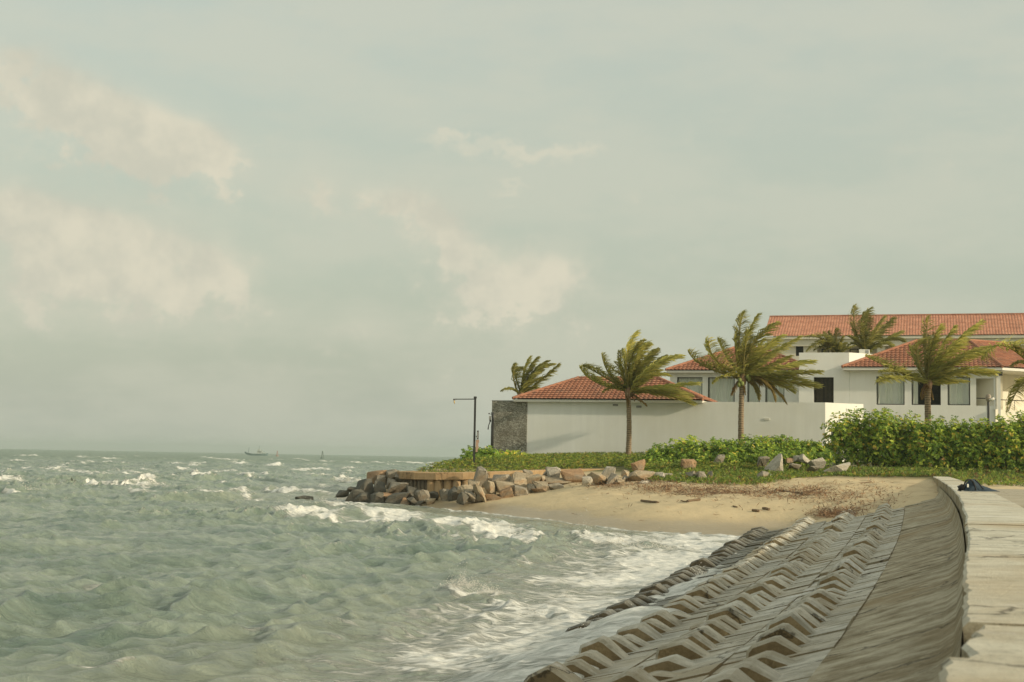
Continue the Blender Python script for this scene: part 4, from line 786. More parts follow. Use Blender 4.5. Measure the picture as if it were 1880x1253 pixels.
def bush(label, blobs, nros, leaf, pal, name='hedge_shrub', cat='shrub', group='hedge shrubs', leaves_per=8):
    """blobs: (cx, cy, cz, rx, ry, rz) world ellipsoids"""
    B = np.array(blobs, float); vol = (B[:, 3] * B[:, 5]); k = rng.choice(len(B), nros, p=vol / vol.sum()); b = B[k]
    d = rng.normal(size=(nros, 3)); d[:, 1] -= .35; d = norm(d); flip = d[:, 2] < -.35; d[flip, 2] *= -1
    lump = 1 + .24 * np.sin(d[:, 0] * 8 + b[:, 0] * 5) * np.cos(d[:, 2] * 7 + b[:, 2] * 3) + .12 * np.sin(d[:, 0] * 19 + 2) * np.sin(d[:, 2] * 17 + b[:, 0]) + rng.normal(0, .05, nros)
    rad = np.where(rng.random(nros) < .72, rng.uniform(.86, 1.04, nros), rng.uniform(.35, .9, nros)) * lump
    P = b[:, :3] + d * b[:, 3:] * rad[:, None]
    gz = ground(P[:, 0], P[:, 1]); P[:, 2] = np.maximum(P[:, 2], gz + .05)
    ax = norm(d * 1.0 + np.array([.25, -.1, .5]) + rng.normal(0, .3, (nros, 3))); per = leaves_per
    A = np.repeat(ax, per, 0); base = np.repeat(P, per, 0); rnd = rng.normal(size=A.shape); t = norm(np.cross(A, rnd)); dirs = norm(t * rng.uniform(.7, 1.1, (len(A), 1)) + A * rng.uniform(.1, .6, (len(A), 1)))
    ln = leaf * rng.uniform(.7, 1.25, len(A)); V, Q, Cc = leaves(base, dirs, ln, ln * .26, np.repeat(palette(nros, pal) * 1.85, per, 0) * rng.uniform(.8, 1.2, (len(A), 1)), .15, A)
    c = B[:, :3].mean(0); c[2] = ground1(c[0], c[1]); o = empty(name, tuple(c), label=label, cat=cat, group=group)
    link('foliage', npmesh('foliage', V - c, Q, [LEAF], False, Cc), o, kind='stuff')
    m = MB()
    for _ in range(14):
        bb = B[rng.integers(len(B))]; q = bb[:3] + rng.normal(0, .45, 3) * bb[3:]; g = np.array([q[0] * .5 + bb[0] * .5, q[1] * .5 + bb[1] * .5, 0]); g[2] = ground1(g[0], g[1])
        m.tube([g - c, (g * .45 + q * .55) - c + np.array([.05, 0, 0]), q - c], [.03, .022, .01], 5)
    m.build('stems', STEM, o, smooth=True, kind='stuff')
def bush_px(label, cx, ytop, ybot, wpx, Y, n, leaf, pal, sub=5, **k):
    p = aty(cx, ybot, Y); q = aty(cx, ytop, Y); hh = (q.z - p.z); w = wpx / F * Y; g = ground1(p.x, Y); bl = []
    for i in range(sub):
        f = (i + .5) / sub - .5; rz = hh * random.uniform(.38, .5); rx = w / sub * random.uniform(1.0, 1.3)
        bl.append((p.x + f * w * .92, Y + random.uniform(-.5, .5), p.z + hh * random.uniform(.42, .55), max(rx, .3), random.uniform(.7, 1.0), rz))
        bl.append((p.x + f * w * .9, Y + random.uniform(-.9, -.2), p.z + hh * .22, max(rx, .3) * 1.1, .9, hh * .40))
    bush(label, bl, n, leaf, pal, **k)
def hedges():
    T = [3, 5, 3.2, .9, .15]
    for lab, cx, yt, yb, w, Y in (('leftmost rounded tall hedge shrub with glossy leaves before the meter box', 1572, 752, 862, 96, 66.5), ('tall hedge shrub left of the right palm trunk with yellowing tips', 1650, 757, 864, 90, 65.5), ('tall hedge shrub in front of the right palm trunk', 1722, 772, 866, 86, 64.5),
                                  ('hedge shrub with many yellow leaves before the garden lamp', 1786, 766, 868, 80, 64), ('dark gapped hedge shrub right of the garden lamp', 1846, 768, 870, 80, 63.2), ('hedge shrub cut by the right edge of the view', 1915, 770, 872, 80, 62.6)):
        bush_px(lab, cx, yt, yb, w, Y, 4200, .105, T, 4, leaves_per=7)
    T2 = [3.4, 6, 2.2, .25, .1]
    for lab, cx, yt, yb, w, Y in (('low hedge shrub sloping down beside the left palm trunk', 1236, 818, 872, 84, 65), ('low hedge shrub behind the lone tan boulder', 1300, 806, 874, 90, 64.6), ('low hedge shrub at the foot of the middle palm', 1366, 802, 872, 90, 64.5), ('low hedge shrub behind the big pale boulder', 1432, 800, 862, 84, 65), ('ragged low hedge shrub near the wall end', 1480, 808, 856, 64, 65.6)):
        bush_px(lab, cx, yt, yb, w, Y, 3600, .09, T2, 4, leaves_per=7)
    bush_px('yellow green sprig above the low hedge', 1256, 801, 826, 30, 66.8, 60, .16, [1, 3, 5, 1.5, 0], 2)
    bush_px('small dark shrub at the wall end', 1497, 818, 846, 34, 66, 110, .13, [5, 4, 1, .1, 0], 2)
    bush_px('round dark green shrub behind the lamp post', 884, 820, 858, 52, 69, 900, .11, [4, 5, 1.5, .1, 0], 3)
    bush_px('bright yellow green shrub at the foot of the stone pier', 938, 828, 854, 40, 71, 420, .11, [1, 3, 5, 2, 0], 3)
hedges()
def scatter(poly_px, n, Yr, fn):
    pass
def groundcover():
    # creeping vine over the point, seen along the ledge
    def strip(name, label, pts, n, hgt, leaf, pal, mat, per=4, flat=.5, cat=None):
        P = np.array(pts); X = P[:, 0]; Yv = P[:, 1]
        base = np.stack([X, Yv, ground(X, Yv)], 1); base[:, 2] += rng.uniform(0, 1, len(X)) ** 1.3 * hgt
        k = len(base); A = np.repeat(base, per, 0); d = rng.normal(size=(len(A), 3)); d[:, 2] = np.abs(d[:, 2]) * flat + .25; d = norm(d); ln = leaf * rng.uniform(.6, 1.3, len(A))
        V, Q, Cc = leaves(A, d, ln, ln * (.22 if per < 6 else .1), np.repeat(palette(k, pal), per, 0) * rng.uniform(.8, 1.2, (len(A), 1)), .1, norm(rng.normal(0, 1, (len(A), 3)) + np.array([.3, -.6, .9])))
        link(name, npmesh(name, V, Q, [mat], False, Cc), kind='stuff', label=label)
    top = [aty(*p) for p in LP]; lx = [p.x for p in top[2:]]; ly = [p.y for p in top[2:]]
    pts = []
    while len(pts) < 19000:
        x = random.uniform(-4.6, 13); y = random.uniform(59.5, 77.2)
        fy = np.interp(x, lx, ly) + .9; 
        if x < -3.2: fy += (-3.2 - x) * 3
        if x > 5.2: fy = 61.0 + (x - 5.2) * .1
        wall = 78 - .296 * (x - .83) - .15
        if y < fy + .25 * random.random() or y > wall: continue
        if x < -1.5 and y > 72 + (x + 1.5) * 2: continue
        if random.random() > np.interp(y, [60, 66, 77], [1, .8, .45]): continue
        pts.append((x, y))
    strip('creeping_ground_cover', 'low yellow green creeping vine covering the point behind the ledge', pts, 0, .28, .115, [2.4, 4.5, 4, 1.0, .5], GRASS, 6)
    pts = []
    while len(pts) < 9000:                     # grass bank between the boulders and at the end of the beach
        px = random.uniform(1190, 1720); py = random.uniform(850, 893); lim = np.interp(px, [1190, 1300, 1370, 1420, 1480, 1560, 1720], [886, 893, 897, 890, 881, 878, 879]); 
        if py > lim - 2 * random.random(): continue
        Y = np.interp(py, [845, 866, 895], [66, 61.5, 55.5]); p = aty(px, py, Y); pts.append((p.x, p.y))
    strip('bank_grass', 'short green grass and creepers on the bank above the sand', pts, 0, .11, .12, [2.6, 6, 2, .5, .9], GRASS, 6, 1.2)
    pts = []
    while len(pts) < 6500:                     # grass strip beyond the coping end and the promenade
        y = random.uniform(50.2, 63); x = random.uniform(14.0, 33)
        if x < capx(y) + .7 and y < 58.6: continue
        if y < 51.2 and random.random() < .5: continue
        pts.append((x, y))
    strip('verge_grass', 'grass verge between the promenade and the tall hedge', pts, 0, .14, .14, [2.6, 6, 2, .5, 1.0], GRASS, 6, 1.2)
groundcover()

# ------------------------------------------------------------------ coconut palms blown by the wind
def m_bark():
    m = Mat('palm_bark', .9, .2); P = m.vec((1, 1, 1)); z = m.sep(P)[2]; w = m.math('FRACT', m.math('ADD', m.math('MULTIPLY', z, 9.0), m.math('MULTIPLY', m.noise(3, 3), .8)))
    b = m.mix(m.ramp(w, .1, .8), (.13, .09, .055), (.40, .30, .20)); m.color(m.mix(m.ramp(m.noise(8, 4), .4, .7), b, (.33, .26, .17))); m.bump(w, .7, .04); return m.m
PBARK = m_bark(); RACH = simple('frond_rachis', (.30, .27, .09), .6, .25); NUT = simple('green_coconut', (.20, .23, .06), .5); DRYF = simple('dry_fibre', (.22, .14, .08), .9)
WIND = np.array([1.0, .12, -.06])
def frond_mesh(p0, p1, p2, dead=0, shade=1.0, pairs=64, off=Vector((0, 0, 0)), lw=1.0):
    p0, p1, p2 = (np.array(p) for p in (p0, p1, p2)); n = pairs; t = np.linspace(0, 1, n + 6)
    C = ((1 - t)[:, None] ** 2) * p0 + (2 * t * (1 - t))[:, None] * p1 + (t ** 2)[:, None] * p2; T = norm(np.gradient(C, axis=0)); ln = np.linalg.norm(np.diff(C, axis=0), axis=1).sum()
    m = MB(); idx = list(range(0, len(t), 5)) + [len(t) - 1]; m.tube([C[i] for i in idx], [.055 * (1 - .85 * t[i]) + .008 for i in idx], 5, 0)
    Vv = np.array(m.v); Ff = [f for f in m.f if len(f) == 4]; VV = [Vv]; QQ = [np.array(Ff)]; rc = np.array([.50, .42, .13]) * shade if dead < .5 else np.array([.26, .15, .07]); CC = [np.tile(rc, (len(Vv), 1))]; nb = len(Vv)
    bnorm = norm(np.cross(T, np.array([0, 0, 1.]) + rng.normal(0, .15, 3))); upn = norm(np.cross(bnorm, T))
    for sgn in (-1, 1):
        i = np.arange(4, len(t) - 1); tt = t[i]; k = len(i); L = .28 * ln * lw * np.clip(np.sin(np.pi * (tt * .86 + .10)) ** .6, .2, 1) * rng.uniform(.82, 1.12, k); L = np.minimum(L, 1.05)
        d0 = norm(T[i] * .55 + sgn * bnorm[i] * .75 + upn[i] * .22 + WIND * .38 + rng.normal(0, .13, (k, 3))); d1 = norm(d0 * .55 + WIND * .62 + T[i] * .25 + np.array([0, 0, -.30]) + rng.normal(0, .16, (k, 3)))
        if dead: d0 = norm(d0 + np.array([0, 0, -.9 * dead])); d1 = norm(d1 + np.array([0, 0, -1.2 * dead]))
        wd = .024 * (1 + .5 * rng.random(k)); sd = norm(np.cross(d0, T[i] + rng.normal(0, .25, (k, 3)))); b = C[i]; mid = b + d0 * (L * .5)[:, None]; tip = mid + d1 * (L * .5)[:, None]
        V = np.stack([b - sd * wd[:, None] * .6, b + sd * wd[:, None] * .6, mid + sd * wd[:, None], mid - sd * wd[:, None], tip + sd * .004, tip - sd * .004], 1).reshape(-1, 3)
        o = np.arange(k) * 6; Q = np.concatenate([np.stack([o, o + 1, o + 2, o + 3], 1), np.stack([o + 3, o + 2, o + 4, o + 5], 1)]) + nb
        base = np.array([.29, .30, .07]) * shade; tipc = np.array([.72, .64, .19]) * shade; mixf = np.clip(rng.normal(.38, .28, k) + (tt - .5) * .35, 0, 1)[:, None]; c = base * (1 - mixf) + tipc * mixf
        if dead: c = c * (1 - dead) + np.array([.28, .16, .06]) * dead
        c6 = np.repeat(c, 6, 0); VV.append(V); QQ.append(Q); CC.append(c6); nb += len(V)
    me = npmesh('frond', np.concatenate(VV) - np.array(off), np.concatenate(QQ), [FRND], False, np.concatenate(CC)); return me
def palm(label, Y, base, crown, fronds, w=.25, bow=.0, extra=5, shade=1.0, nuts=False, origin=None, sc=1.0, dead=()):
    """base, crown: pixels; fronds: (midx, midy, tipx, tipy[, dead]) pixels or zoomed pixels with origin=(ox,oy,s)"""
    cv = lambda x, y: (x, y) if origin is None else (origin[0] + x / origin[2], origin[1] + y / origin[2])
    pb = aty(*base, Y); pc = aty(*crown, Y); g = ground1(pb.x, Y); pb.z = min(pb.z, g) - .15; o = empty('coconut_palm', tuple(pb), label=label, cat='palm tree', group='wind blown coconut palms')
    m = MB(); n = 26; pts = []; rr = []
    for i in range(n + 1):
        f = i / n; p = pb.lerp(pc, f) + Vector((bow * math.sin(f * math.pi), 0, 0)); pts.append(p); r = w * .5 * (1.25 - .45 * f if f < .2 else 1.16 - .25 * f); r *= 1.06 if i % 2 else .97
        if f > .9: r *= 1 + (f - .9) * 5
        rr.append(r)
    m.tube(pts, rr, 9); m.build('trunk', PBARK, o, True, off=tuple(pb))
    m = MB(); top = pc; m.tube([top + Vector((0, 0, -.25)), top + Vector((.02, 0, .1)), top + Vector((.05, 0, .5))], [w * .62, w * .75, w * .25], 8); m.build('crown_shaft', DRYF, o, True, off=tuple(pb))
    pxm = Y / F
    for k, fr in enumerate(fronds):
        mx, my = cv(fr[0], fr[1]); tx, ty = cv(fr[2], fr[3]); dd = fr[4] if len(fr) > 4 else 0
        dep = random.uniform(-1.1, 1.1); M = aty(mx, my, Y); Tt = aty(tx, ty, Y); s0 = pc + Vector((random.uniform(-.08, .08), random.uniform(-.1, .1), random.uniform(-.1, .2)))
        ctl = M * 2 - (s0 + Tt) * .5; ctl = M.lerp(ctl, .62); ctl.y = Y + dep * .7; Tt.y = Y + dep
        link('frond', frond_mesh(s0, ctl, Tt, dd, shade * random.uniform(.75, 1.25), 78, pb, sc), o)
    for _ in range(extra):                                   # short inner spears and dry stalks, different on every palm
        a = random.uniform(-.6, 1.2); ln = random.uniform(.7, 1.6); dn = random.random() < .4; s0 = pc + Vector((0, 0, .05)); tt = s0 + Vector((math.sin(a) * ln, random.uniform(-.6, .4), (math.cos(a) * ln * .9) if not dn else -ln * .55)); ctl = s0.lerp(tt, .5) + Vector((-.1, 0, .25))
        link('frond', frond_mesh(s0, ctl, tt, .8 if dn else 0, shade * random.uniform(.8, 1.3), 34, pb, 1.0), o)
    if nuts:
        for dx, dy, dz in ((-.16, -.2, -.05), (-.05, -.26, -.22), (-.2, -.22, -.28), (.22, -.2, .12), (.3, -.15, .02)):
            bm = bmesh.new(); bmesh.ops.create_icosphere(bm, subdivisions=2, radius=.1); me = bpy.data.meshes.new('coconut'); [setattr(v, 'co', Vector((v.co.x, v.co.y, v.co.z * 1.25))) for v in bm.verts]; bm.to_mesh(me); bm.free(); me.materials.append(NUT)
            c = link('coconut', me, o); c.location = pc - pb + Vector((dx, dy, dz))
def palms():
    palm('slim palm standing before the white wall, left of the middle palm', 73.2, (1153, 840), (1153, 722), [(330,800,130,565),(360,650,175,560),(520,690,425,385),(725,600,700,335),(765,470,930,90),(830,450,1020,190),(935,400,1085,270),(1040,480,1210,320),(1120,570,1600,400),(1060,650,1450,440),(1060,690,1410,700),(1250,880,1810,820),(1220,930,1770,1110),(1250,900,1750,995),(640,850,450,930),(900,600,990,330),(980,780,1290,620)], .25, .06, origin=(1050, 600, 7.833))
    palm('middle palm with coconuts and drooping brown fronds before the wall', 70.2, (1362, 806), (1363, 697), [(350,790,170,580),(470,720,400,440),(650,640,590,425),(760,600,790,350),(800,430,870,110),(880,500,1040,130),(960,520,1290,230),(1060,630,1410,370),(1150,670,1600,410),(1300,800,1800,710),(1300,900,1810,870),(1350,960,1840,1050),(1200,960,1540,1110),(1120,930,1240,1220,.7),(1180,930,1450,1230,.7),(1000,980,1090,1200,.4),(600,900,470,1000),(1150,800,1480,650),(900,600,960,300),(560,800,330,760),(1050,760,1300,560),(980,700,1150,420)], .27, -.05, nuts=True, origin=(1240, 560, 6.963))
    palm('thick ringed palm behind the tall hedge before the villa windows', 68.5, (1704, 800), (1703, 706), [(350,700,30,530),(330,790,90,870),(705,400,740,90),(545,500,670,350),(760,480,900,170),(820,500,990,210),(930,470,1300,150),(1050,620,1490,470),(1000,590,1400,445),(1100,740,1570,750),(950,770,1160,690),(950,850,1260,840),(900,600,1200,350),(400,730,130,740),(640,620,580,420),(860,700,1080,560),(760,560,810,300),(900,820,1060,860)], .30, 0, origin=(1590, 570, 6.483))
    palm('palm with upright fronds behind the roof of the nearest villa', 92, (955, 850), (955, 726), [(270,570,150,620),(325,430,360,225),(470,350,570,120),(540,300,680,130),(600,330,830,180),(640,330,900,240),(700,480,990,220),(580,480,800,400),(560,560,720,590),(340,300,450,290),(480,420,620,250),(560,430,760,300)], .25, 0, shade=.85, origin=(900, 640, 7.833))
    palm('dark palm behind the slim palm and the low roof', 96, (1168, 840), (1170, 700), [(1140,690,1113,672),(1148,685,1128,664),(1150,670,1142,640),(1190,665,1208,640),(1195,672,1220,655),(1200,690,1232,686),(1172,660,1184,628),(1160,665,1158,635),(1205,700,1230,716)], .25, 0, shade=.6)
    palm('tall bushy palm in front of the hotel roof', 104, (1588, 800), (1587, 652), [(930,330,940,40),(1090,350,1280,40),(1070,420,1100,130),(1180,420,1240,190),(1360,500,1670,190),(1280,480,1440,200),(1500,560,1800,430),(1500,560,1770,620),(980,550,880,300),(980,600,830,520),(1400,610,1600,790),(1220,560,1330,400),(1000,620,880,680),(1250,640,1450,700),(1100,560,1020,330),(1150,560,1190,280)], .3, 0, shade=.8, origin=(1460, 560, 8.95))
    palm('short dark palm beside the bushy palm above the white block', 101, (1540, 800), (1538, 655), [(590,600,470,440),(660,560,660,400),(540,600,420,500),(500,620,320,610),(450,560,130,540),(420,600,150,770),(620,570,560,440),(780,640,860,640),(740,600,780,520),(520,650,330,740),(600,680,430,800)], .25, 0, shade=.7, origin=(1460, 560, 8.95))
    palm('palm at the right edge of the view with drooping fronds', 66, (1915, 830), (1912, 700), [(1852,625,1816,657),(1868,702,1840,757),(1885,664,1858,672),(1880,640,1846,640),(1930,640,1950,600),(1940,680,1990,660),(1890,650,1895,600)], .28)
palms()

# ------------------------------------------------------------------ lamp post, shower post, garden lamp
def fixtures():
    Y = 65.5; b = aty(870, 856, Y); t = aty(872.5, 732, Y); arm = aty(834, 735.5, Y); o = empty('lamp_post', tuple(b), label='tall thin dark lamp post with arm to the left on the grassy point', cat='lamp post')
    pole = b.copy(); z = lambda p: p - b
    h = t.z - b.z; m = MB(); m.box((-.048, -.048, -.3), (.048, .048, h)); m.build('pole', DARK, o); m = MB(); m.box((-.07, -.07, h + .002), (.07, .07, h + .09)); m.build('cap', DARK, o)
    ax = arm.x - b.x; m = MB(); m.tube([(-.049, 0, h - .03), (ax, 0, h - .05)], .025, 6); m.build('arm', DARK, o)
    m = MB(); m.tube([(ax, 0, h - .03), (ax, 0, h - .10)], [.045, .055], 8); lh = m.build('lamp_head', DARK, o)
    m = MB(); m.tube([(ax, 0, h - .11), (ax, 0, h - .17), (ax + .02, 0, h - .26)], [.025, .035, .012], 8); m.build('bulb', simple('amber_glass', (.6, .42, .18), .3), lh, True)
    s0 = aty(875.5, 791, Y).z - b.z; s1 = aty(875.5, 807, Y).z - b.z; m = MB(); m.box((.11, -.12, s1), (.19, .12, s0)); m.build('side_sign', [DARK], o); m = MB(); m.box((.068, -.02, s1 + .1), (.109, .02, s1 + .16)); m.box((.125, -.121, s1 + .05), (.175, -.1205, s0 - .05)); m.build('sign_bracket', GREY, o)
    s2 = aty(875, 830, Y).z - b.z; m = MB(); pts = [(.07, s1 - .02), (.16, s1 - .02), (.14, s1 - .2), (.11, s1 - .35), (.12, s2)]
    for i in range(4):
        (x0, z0), (x1, z1) = ((.07, s1 - .02 - i * .14), (.07, s1 - .16 - i * .14)); wv = [.15, .12, .13, .09, .11]
        m.box((.067, -.02 - .01 * i, z1), (.067 + wv[i], .0 - .01 * i, z0 - .002))
    m.build('streamer', simple('faded_red_cloth', (.42, .28, .20), .9), o)
    Y = 74.5; b = aty(903, 845, Y); t = aty(903.5, 757, Y); h = t.z - b.z; o = empty('shower_post', tuple(b), label='dark post with small box and hanging hose against the stone pier', cat='post')
    m = MB(); m.tube([(0, 0, -.3), (0, 0, h * .72), (.02, 0, h * .86), (-.02, 0, h)], [.075, .075, .06, .07], 8); m.build('pole', DARK, o, True)
    zb = aty(901, 767, Y).z - b.z; m = MB(); m.box((-.19, -.1, zb - .12), (-.07, .1, zb + .08)); m.build('box', GREY, o); m = MB(); m.box((-.17, -.08, zb - .22), (-.07, .08, zb - .125)); m.build('valve', DARK, o)
    e = aty(896, 789, Y) - b; m = MB(); m.tube([(-.12, 0, zb - .2), (-.2, 0, zb - .4), (e.x, 0, e.z)], [.03, .025, .035], 6); m.build('hose', DARK, o, True)
    s = aty(898, 760, Y) - b; m = MB(); m.tube([(0, 0, s.z - .05), (s.x, 0, s.z)], [.012, .012], 5); m.tube([(s.x, 0, s.z - .03), (s.x, 0, s.z + .04)], .035, 7); m.build('shower_head', DARK, o)
    Y = 67.5; b = aty(1815, 790, Y); t = aty(1816, 738, Y); h = t.z - b.z; o = empty('garden_lamp', tuple(b), label='short dark garden lamp with round head among the hedge', cat='lamp'); m = MB(); m.tube([(0, 0, -1), (0, 0, h)], .06, 8); m.build('pole', DARK, o)
    m = MB(); m.tube([(0, 0, h), (0, 0, h + .05), (0, 0, h + .16), (0, 0, h + .30), (0, 0, h + .37)], [.05, .11, .14, .12, .04], 12); m.build('globe', simple('frosted_globe', (.36, .30, .23), .4), o, True)
    m = MB(); m.tube([(-.02, -.16, h + .06), (.22, -.18, h + .16)], [.05, .06], 8); m.build('bracket_light', TRIM, o, True)
fixtures()

# ------------------------------------------------------------------ bag on the coping
def bag():
    base = atz(1790, 902, 1.636); cloth = simple('navy_cloth', (.035, .055, .075), .85, .35, 9, bump=.5); black = simple('black_webbing', (.012, .012, .013), .6); o = empty('cloth_bag', tuple(base), label='dark navy cloth bag with looped strap slumped on the coping', cat='bag')
    nu, nv = 28, 18; V = []; Q = []
    for i in range(nu + 1):
        u = i / nu; x = -.24 + .66 * u; prof_ = [(0, .05), (.10, .10), (.2, .17), (.30, .22), (.38, .19), (.5, .12), (.65, .07), (.8, .045), (.92, .03), (1, .012)]; hgt = np.interp(u, [a for a, _ in prof_], [b_ for _, b_ in prof_]); wd = np.interp(u, [0, .1, .3, .6, 1], [.09, .15, .17, .14, .08])
        for j in range(nv):
            a = math.pi * j / (nv - 1); f = 1 + .18 * math.sin(9 * u + 5 * a) * math.sin(a) + .08 * math.sin(23 * u + 3 * a); V.append((x + .02 * math.sin(a * 3 + u * 7), -wd * math.cos(a) * (1 + .12 * math.sin(11 * u)), max(0.0, hgt * f * math.sin(a) ** .8)))
    for i in range(nu):
        for j in range(nv - 1): Q.append((i * nv + j, i * nv + j + 1, (i + 1) * nv + j + 1, (i + 1) * nv + j))
    link('body', npmesh('body', V, Q, [cloth], True), o)
    m = MB(); m.tube([(-.16 + .13 * math.cos(a) * .9, -.17 + .02 * math.sin(a * 2), .015 + .20 * math.sin(a)) for a in np.linspace(0, math.pi, 14)], .016, 6); m.build('strap', black, o, True)
    m = MB(); m.tube([(-.05 + .03 * i, -.175, .20 - .03 * i + .01 * math.sin(i)) for i in range(6)], .012, 6); m.build('strap', black, o, True)
    m = MB(); m.tube([(-.30, -.03, .0), (-.29, -.03, .045), (-.25, -.04, .07), (-.2, -.05, .05)], [.05, .06, .06, .04], 8); m.build('side_pouch', black, o, True)
    m = MB(); m.box((-.20, -.176, .07), (-.17, -.172, .13)); m.build('buckle', TRIM, o)
bag()

# ------------------------------------------------------------------ driftwood and wrack on the sand
WOOD = simple('driftwood', (.16, .11, .065), .9, .3, 8)
def debris():
    sticks = [((1178, 922), (1208, 925), 'dark driftwood log lying alone on the smooth sand'), ((1382, 939), (1394, 941), 'short dark wood block on the sand near the block slope'), ((1262, 923), (1284, 919), 'thin driftwood stick right of the lone log'), ((1305, 906), (1322, 899), 'pale broken branch standing out of the wrack line'), ((1540, 893), (1600, 886), 'long thin branch on the upper sand near the grass'), ((1432, 903), (1476, 909), 'half buried log at the right end of the wrack line'), ((1113, 909), (1117, 907), 'tiny dark twig stub on the left sand'), ((1400, 935), (1412, 938), 'small twig on the sand beside the wood block'), ((1250, 921), (1262, 923), 'twig left of the thin driftwood stick'), ((1345, 930), (1354, 933), 'curled dark twig below the wrack line')]
    def onground(px, py):
        lo, hi = 38.0, 70.0
        for _ in range(30):
            mid = (lo + hi) / 2; p = aty(px, py, mid)
            if p.z > ground1(p.x, mid): lo = mid
            else: hi = mid
        return aty(px, py, lo)
    for (a, b_, lab) in sticks:
        p, q = onground(*a), onground(*b_); r = .05 if 'log' in lab or 'block' in lab else .022; d = q - p; m = MB(); n = 6
        m.tube([d * (i / n) + Vector((0, random.uniform(-.03, .03), r * .6 + random.uniform(0, .02))) for i in range(n + 1)], [r * random.uniform(.7, 1.15) for _ in range(n + 1)], 6)
        o = m.build('driftwood', WOOD, label=lab, cat='driftwood', group='driftwood on the sand'); o.location = p
    # wrack: dry weed and palm litter, uncountable
    B = []; D = []
    def put(px, py, sx, sy, n, hh):
        for _ in range(n):
            if random.random() < .38: continue
            x, y = random.gauss(px, sx * 1.15), random.gauss(py, sy * 1.35)
            Yv = onground_fast(x, y)
            if Yv is None: continue
            B.append((Yv[0], Yv[1], Yv[2] + random.random() ** 2 * hh))
    gx = np.linspace(1040, 1660, 80); gy = np.linspace(876, 962, 44); T = {}
    for i, px in enumerate(gx):
        for j, py in enumerate(gy): T[i, j] = onground(float(px), float(py))
    def onground_fast(px, py):
        i = int(round((px - 1040) / 620 * 79)); j = int(round((py - 876) / 86 * 43))
        if (i, j) not in T: return None
        p = T[i, j]; return (p.x + (px - gx[i]) / F * p.y, p.y - (py - gy[j]) * .12, ground1(p.x, p.y))
    for px, py, sx, sy, n, hh in ((1110, 891, 26, 2.5, 330, .06), (1170, 894, 30, 3.5, 420, .06), (1230, 898, 36, 4, 700, .10), (1300, 904, 38, 4, 800, .12), (1370, 905, 40, 4, 600, .07), (1440, 906, 30, 4, 400, .06), (1490, 905, 15, 3, 380, .14), (1545, 944, 20, 3.5, 520, .12), (1520, 946, 14, 3, 300, .08), (1580, 926, 36, 6, 200, .05), (1600, 918, 50, 3, 160, .04), (1400, 897, 120, 8, 260, .02), (1240, 915, 110, 14, 90, .02), (1480, 905, 70, 8, 420, .03), (1590, 895, 50, 7, 300, .03), (1560, 915, 50, 8, 260, .03), (1360, 930, 120, 12, 90, .02), (1540, 900, 60, 8, 200, .03), (1540, 865, 26, 2, 260, .14)): put(px, py, sx, sy, n, hh)
    B = np.array(B); n = len(B); A = np.repeat(B, 3, 0); d = rng.normal(size=(3 * n, 3)); d[:, 2] *= .35; d = norm(d); ln = rng.uniform(.08, .30, 3 * n); c = np.array([.30, .175, .09]) * rng.uniform(.5, 1.5, (n, 1)) * np.where(rng.random((n, 1)) < .25, np.array([.5, .45, .4]), 1); V, Q, Cc = leaves(A, d, ln, np.full(3 * n, .012), np.repeat(c, 3, 0))
    link('wrack', npmesh('wrack', V, Q, [leafmat('dry_weed', .1)], False, Cc), kind='stuff', label='rust brown dry weed and litter strewn along the upper beach')
debris()

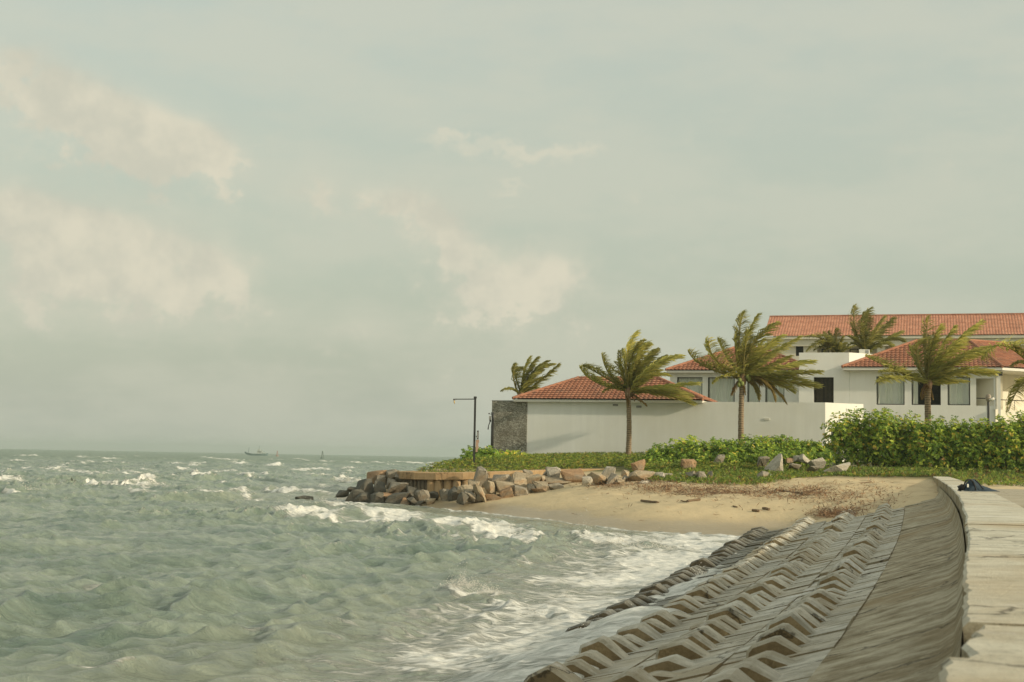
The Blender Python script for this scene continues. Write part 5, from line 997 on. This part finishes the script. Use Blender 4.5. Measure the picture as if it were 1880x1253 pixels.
# ------------------------------------------------------------------ fishing boat and channel marks far out
def offshore():
    d = 1000.0; c = atz(471, 835.3, 0) ; k = d; p = aty(471, 830, d); o = empty('fishing_boat', (p.x, d, .1), label='small blue grey fishing boat on the horizon', cat='boat'); hull = simple('boat_blue', (.13, .20, .20), .6); cab = simple('boat_cabin', (.40, .44, .41), .6)
    m = MB(); st = [(-8.2, .4, 2.7, 1.9), (-6.5, 1.2, 1.9, .9), (-3, 1.9, 1.2, 0), (3, 2.1, 1.2, -.2), (7, 1.7, 1.6, 0), (7.8, 1.4, 1.9, .4)]; prev = None
    for x, w, top, bot in st:
        pts = [(x, -w, top), (x, -w * .6, bot - .4), (x, w * .6, bot - .4), (x, w, top)]
        if prev:
            for j in range(4): m.face((prev[j], pts[j], pts[(j + 1) % 4], prev[(j + 1) % 4]))
        else: m.face(pts)
        prev = pts
    m.face(prev); m.build('hull', hull, o)
    m = MB(); m.box((.5, -1.2, 1.25), (4.2, 1.2, 3.2)); m.box((.2, -1.4, 3.2), (4.5, 1.4, 3.35)); m.box((1, -1, 3.36), (2.6, 1, 4.6)); m.box((4.6, -1.1, 1.25), (6.2, 1.1, 2.2)); m.build('cabin', cab, o)
    m = MB()
    for x in (1.3, 2.1, 3.0): m.box((x - .2, -1.22, 2.2), (x + .25, -1.205, 2.9))
    m.build('cabin_window', DARK, o)
    m = MB(); m.tube([(-5.6, 0, 1.5), (-5.3, 0, 5.6)], .16, 6); m.tube([(1.8, 0, 4.6), (1.9, 0, 7)], .1, 6); m.tube([(1.8, 0, 4.8), (6.8, 0, 2)], .05, 5); m.build('mast', hull, o)
    for px, py, dist, h, colr, lab in ((509, 834, 930, 3.2, (.34, .17, .13), 'red lattice channel buoy right of the fishing boat'), (592, 838.5, 620, 3.0, (.12, .16, .14), 'dark channel buoy far out between boat and rocks')):
        p = aty(px, 832, dist); o = empty('channel_buoy', (p.x, dist, 0), label=lab, cat='buoy', group='channel buoys'); mt = simple('buoy_paint', colr, .6); m = MB(); m.tube([(0, 0, -.3), (0, 0, .5)], [1.0, .9], 10); m.build('float', mt, o)
        m = MB()
        for a in (0, 2.1, 4.2): m.tube([(.6 * math.cos(a), .6 * math.sin(a), .5), (.12 * math.cos(a), .12 * math.sin(a), h)], .13, 5)
        m.tube([(0, 0, h * .6), (0, 0, h * .62)], .45, 8); m.build('tower', mt, o); m = MB(); m.tube([(0, 0, h), (0, 0, h + .35)], [.28, .2], 8); m.build('light', mt, o)
offshore()

# ------------------------------------------------------------------ sea haze
def haze():
    mb = MB(); mb.box((-4300, -70, -4.6), (4300, 4400, 19.5)); o = mb.build('haze', [], kind='stuff', label='thin pale sea haze'); m = bpy.data.materials.new('haze_air'); m.use_nodes = True; N = m.node_tree.nodes; N.clear()
    out = N.new('ShaderNodeOutputMaterial'); v = N.new('ShaderNodeVolumePrincipled'); v.inputs['Color'].default_value = (.74, .86, .80, 1); v.inputs['Density'].default_value = HAZE_D; v.inputs['Anisotropy'].default_value = .2
    m.node_tree.links.new(v.outputs[0], out.inputs['Volume']); o.data.materials.append(m)
HAZE_D = .00032
haze()
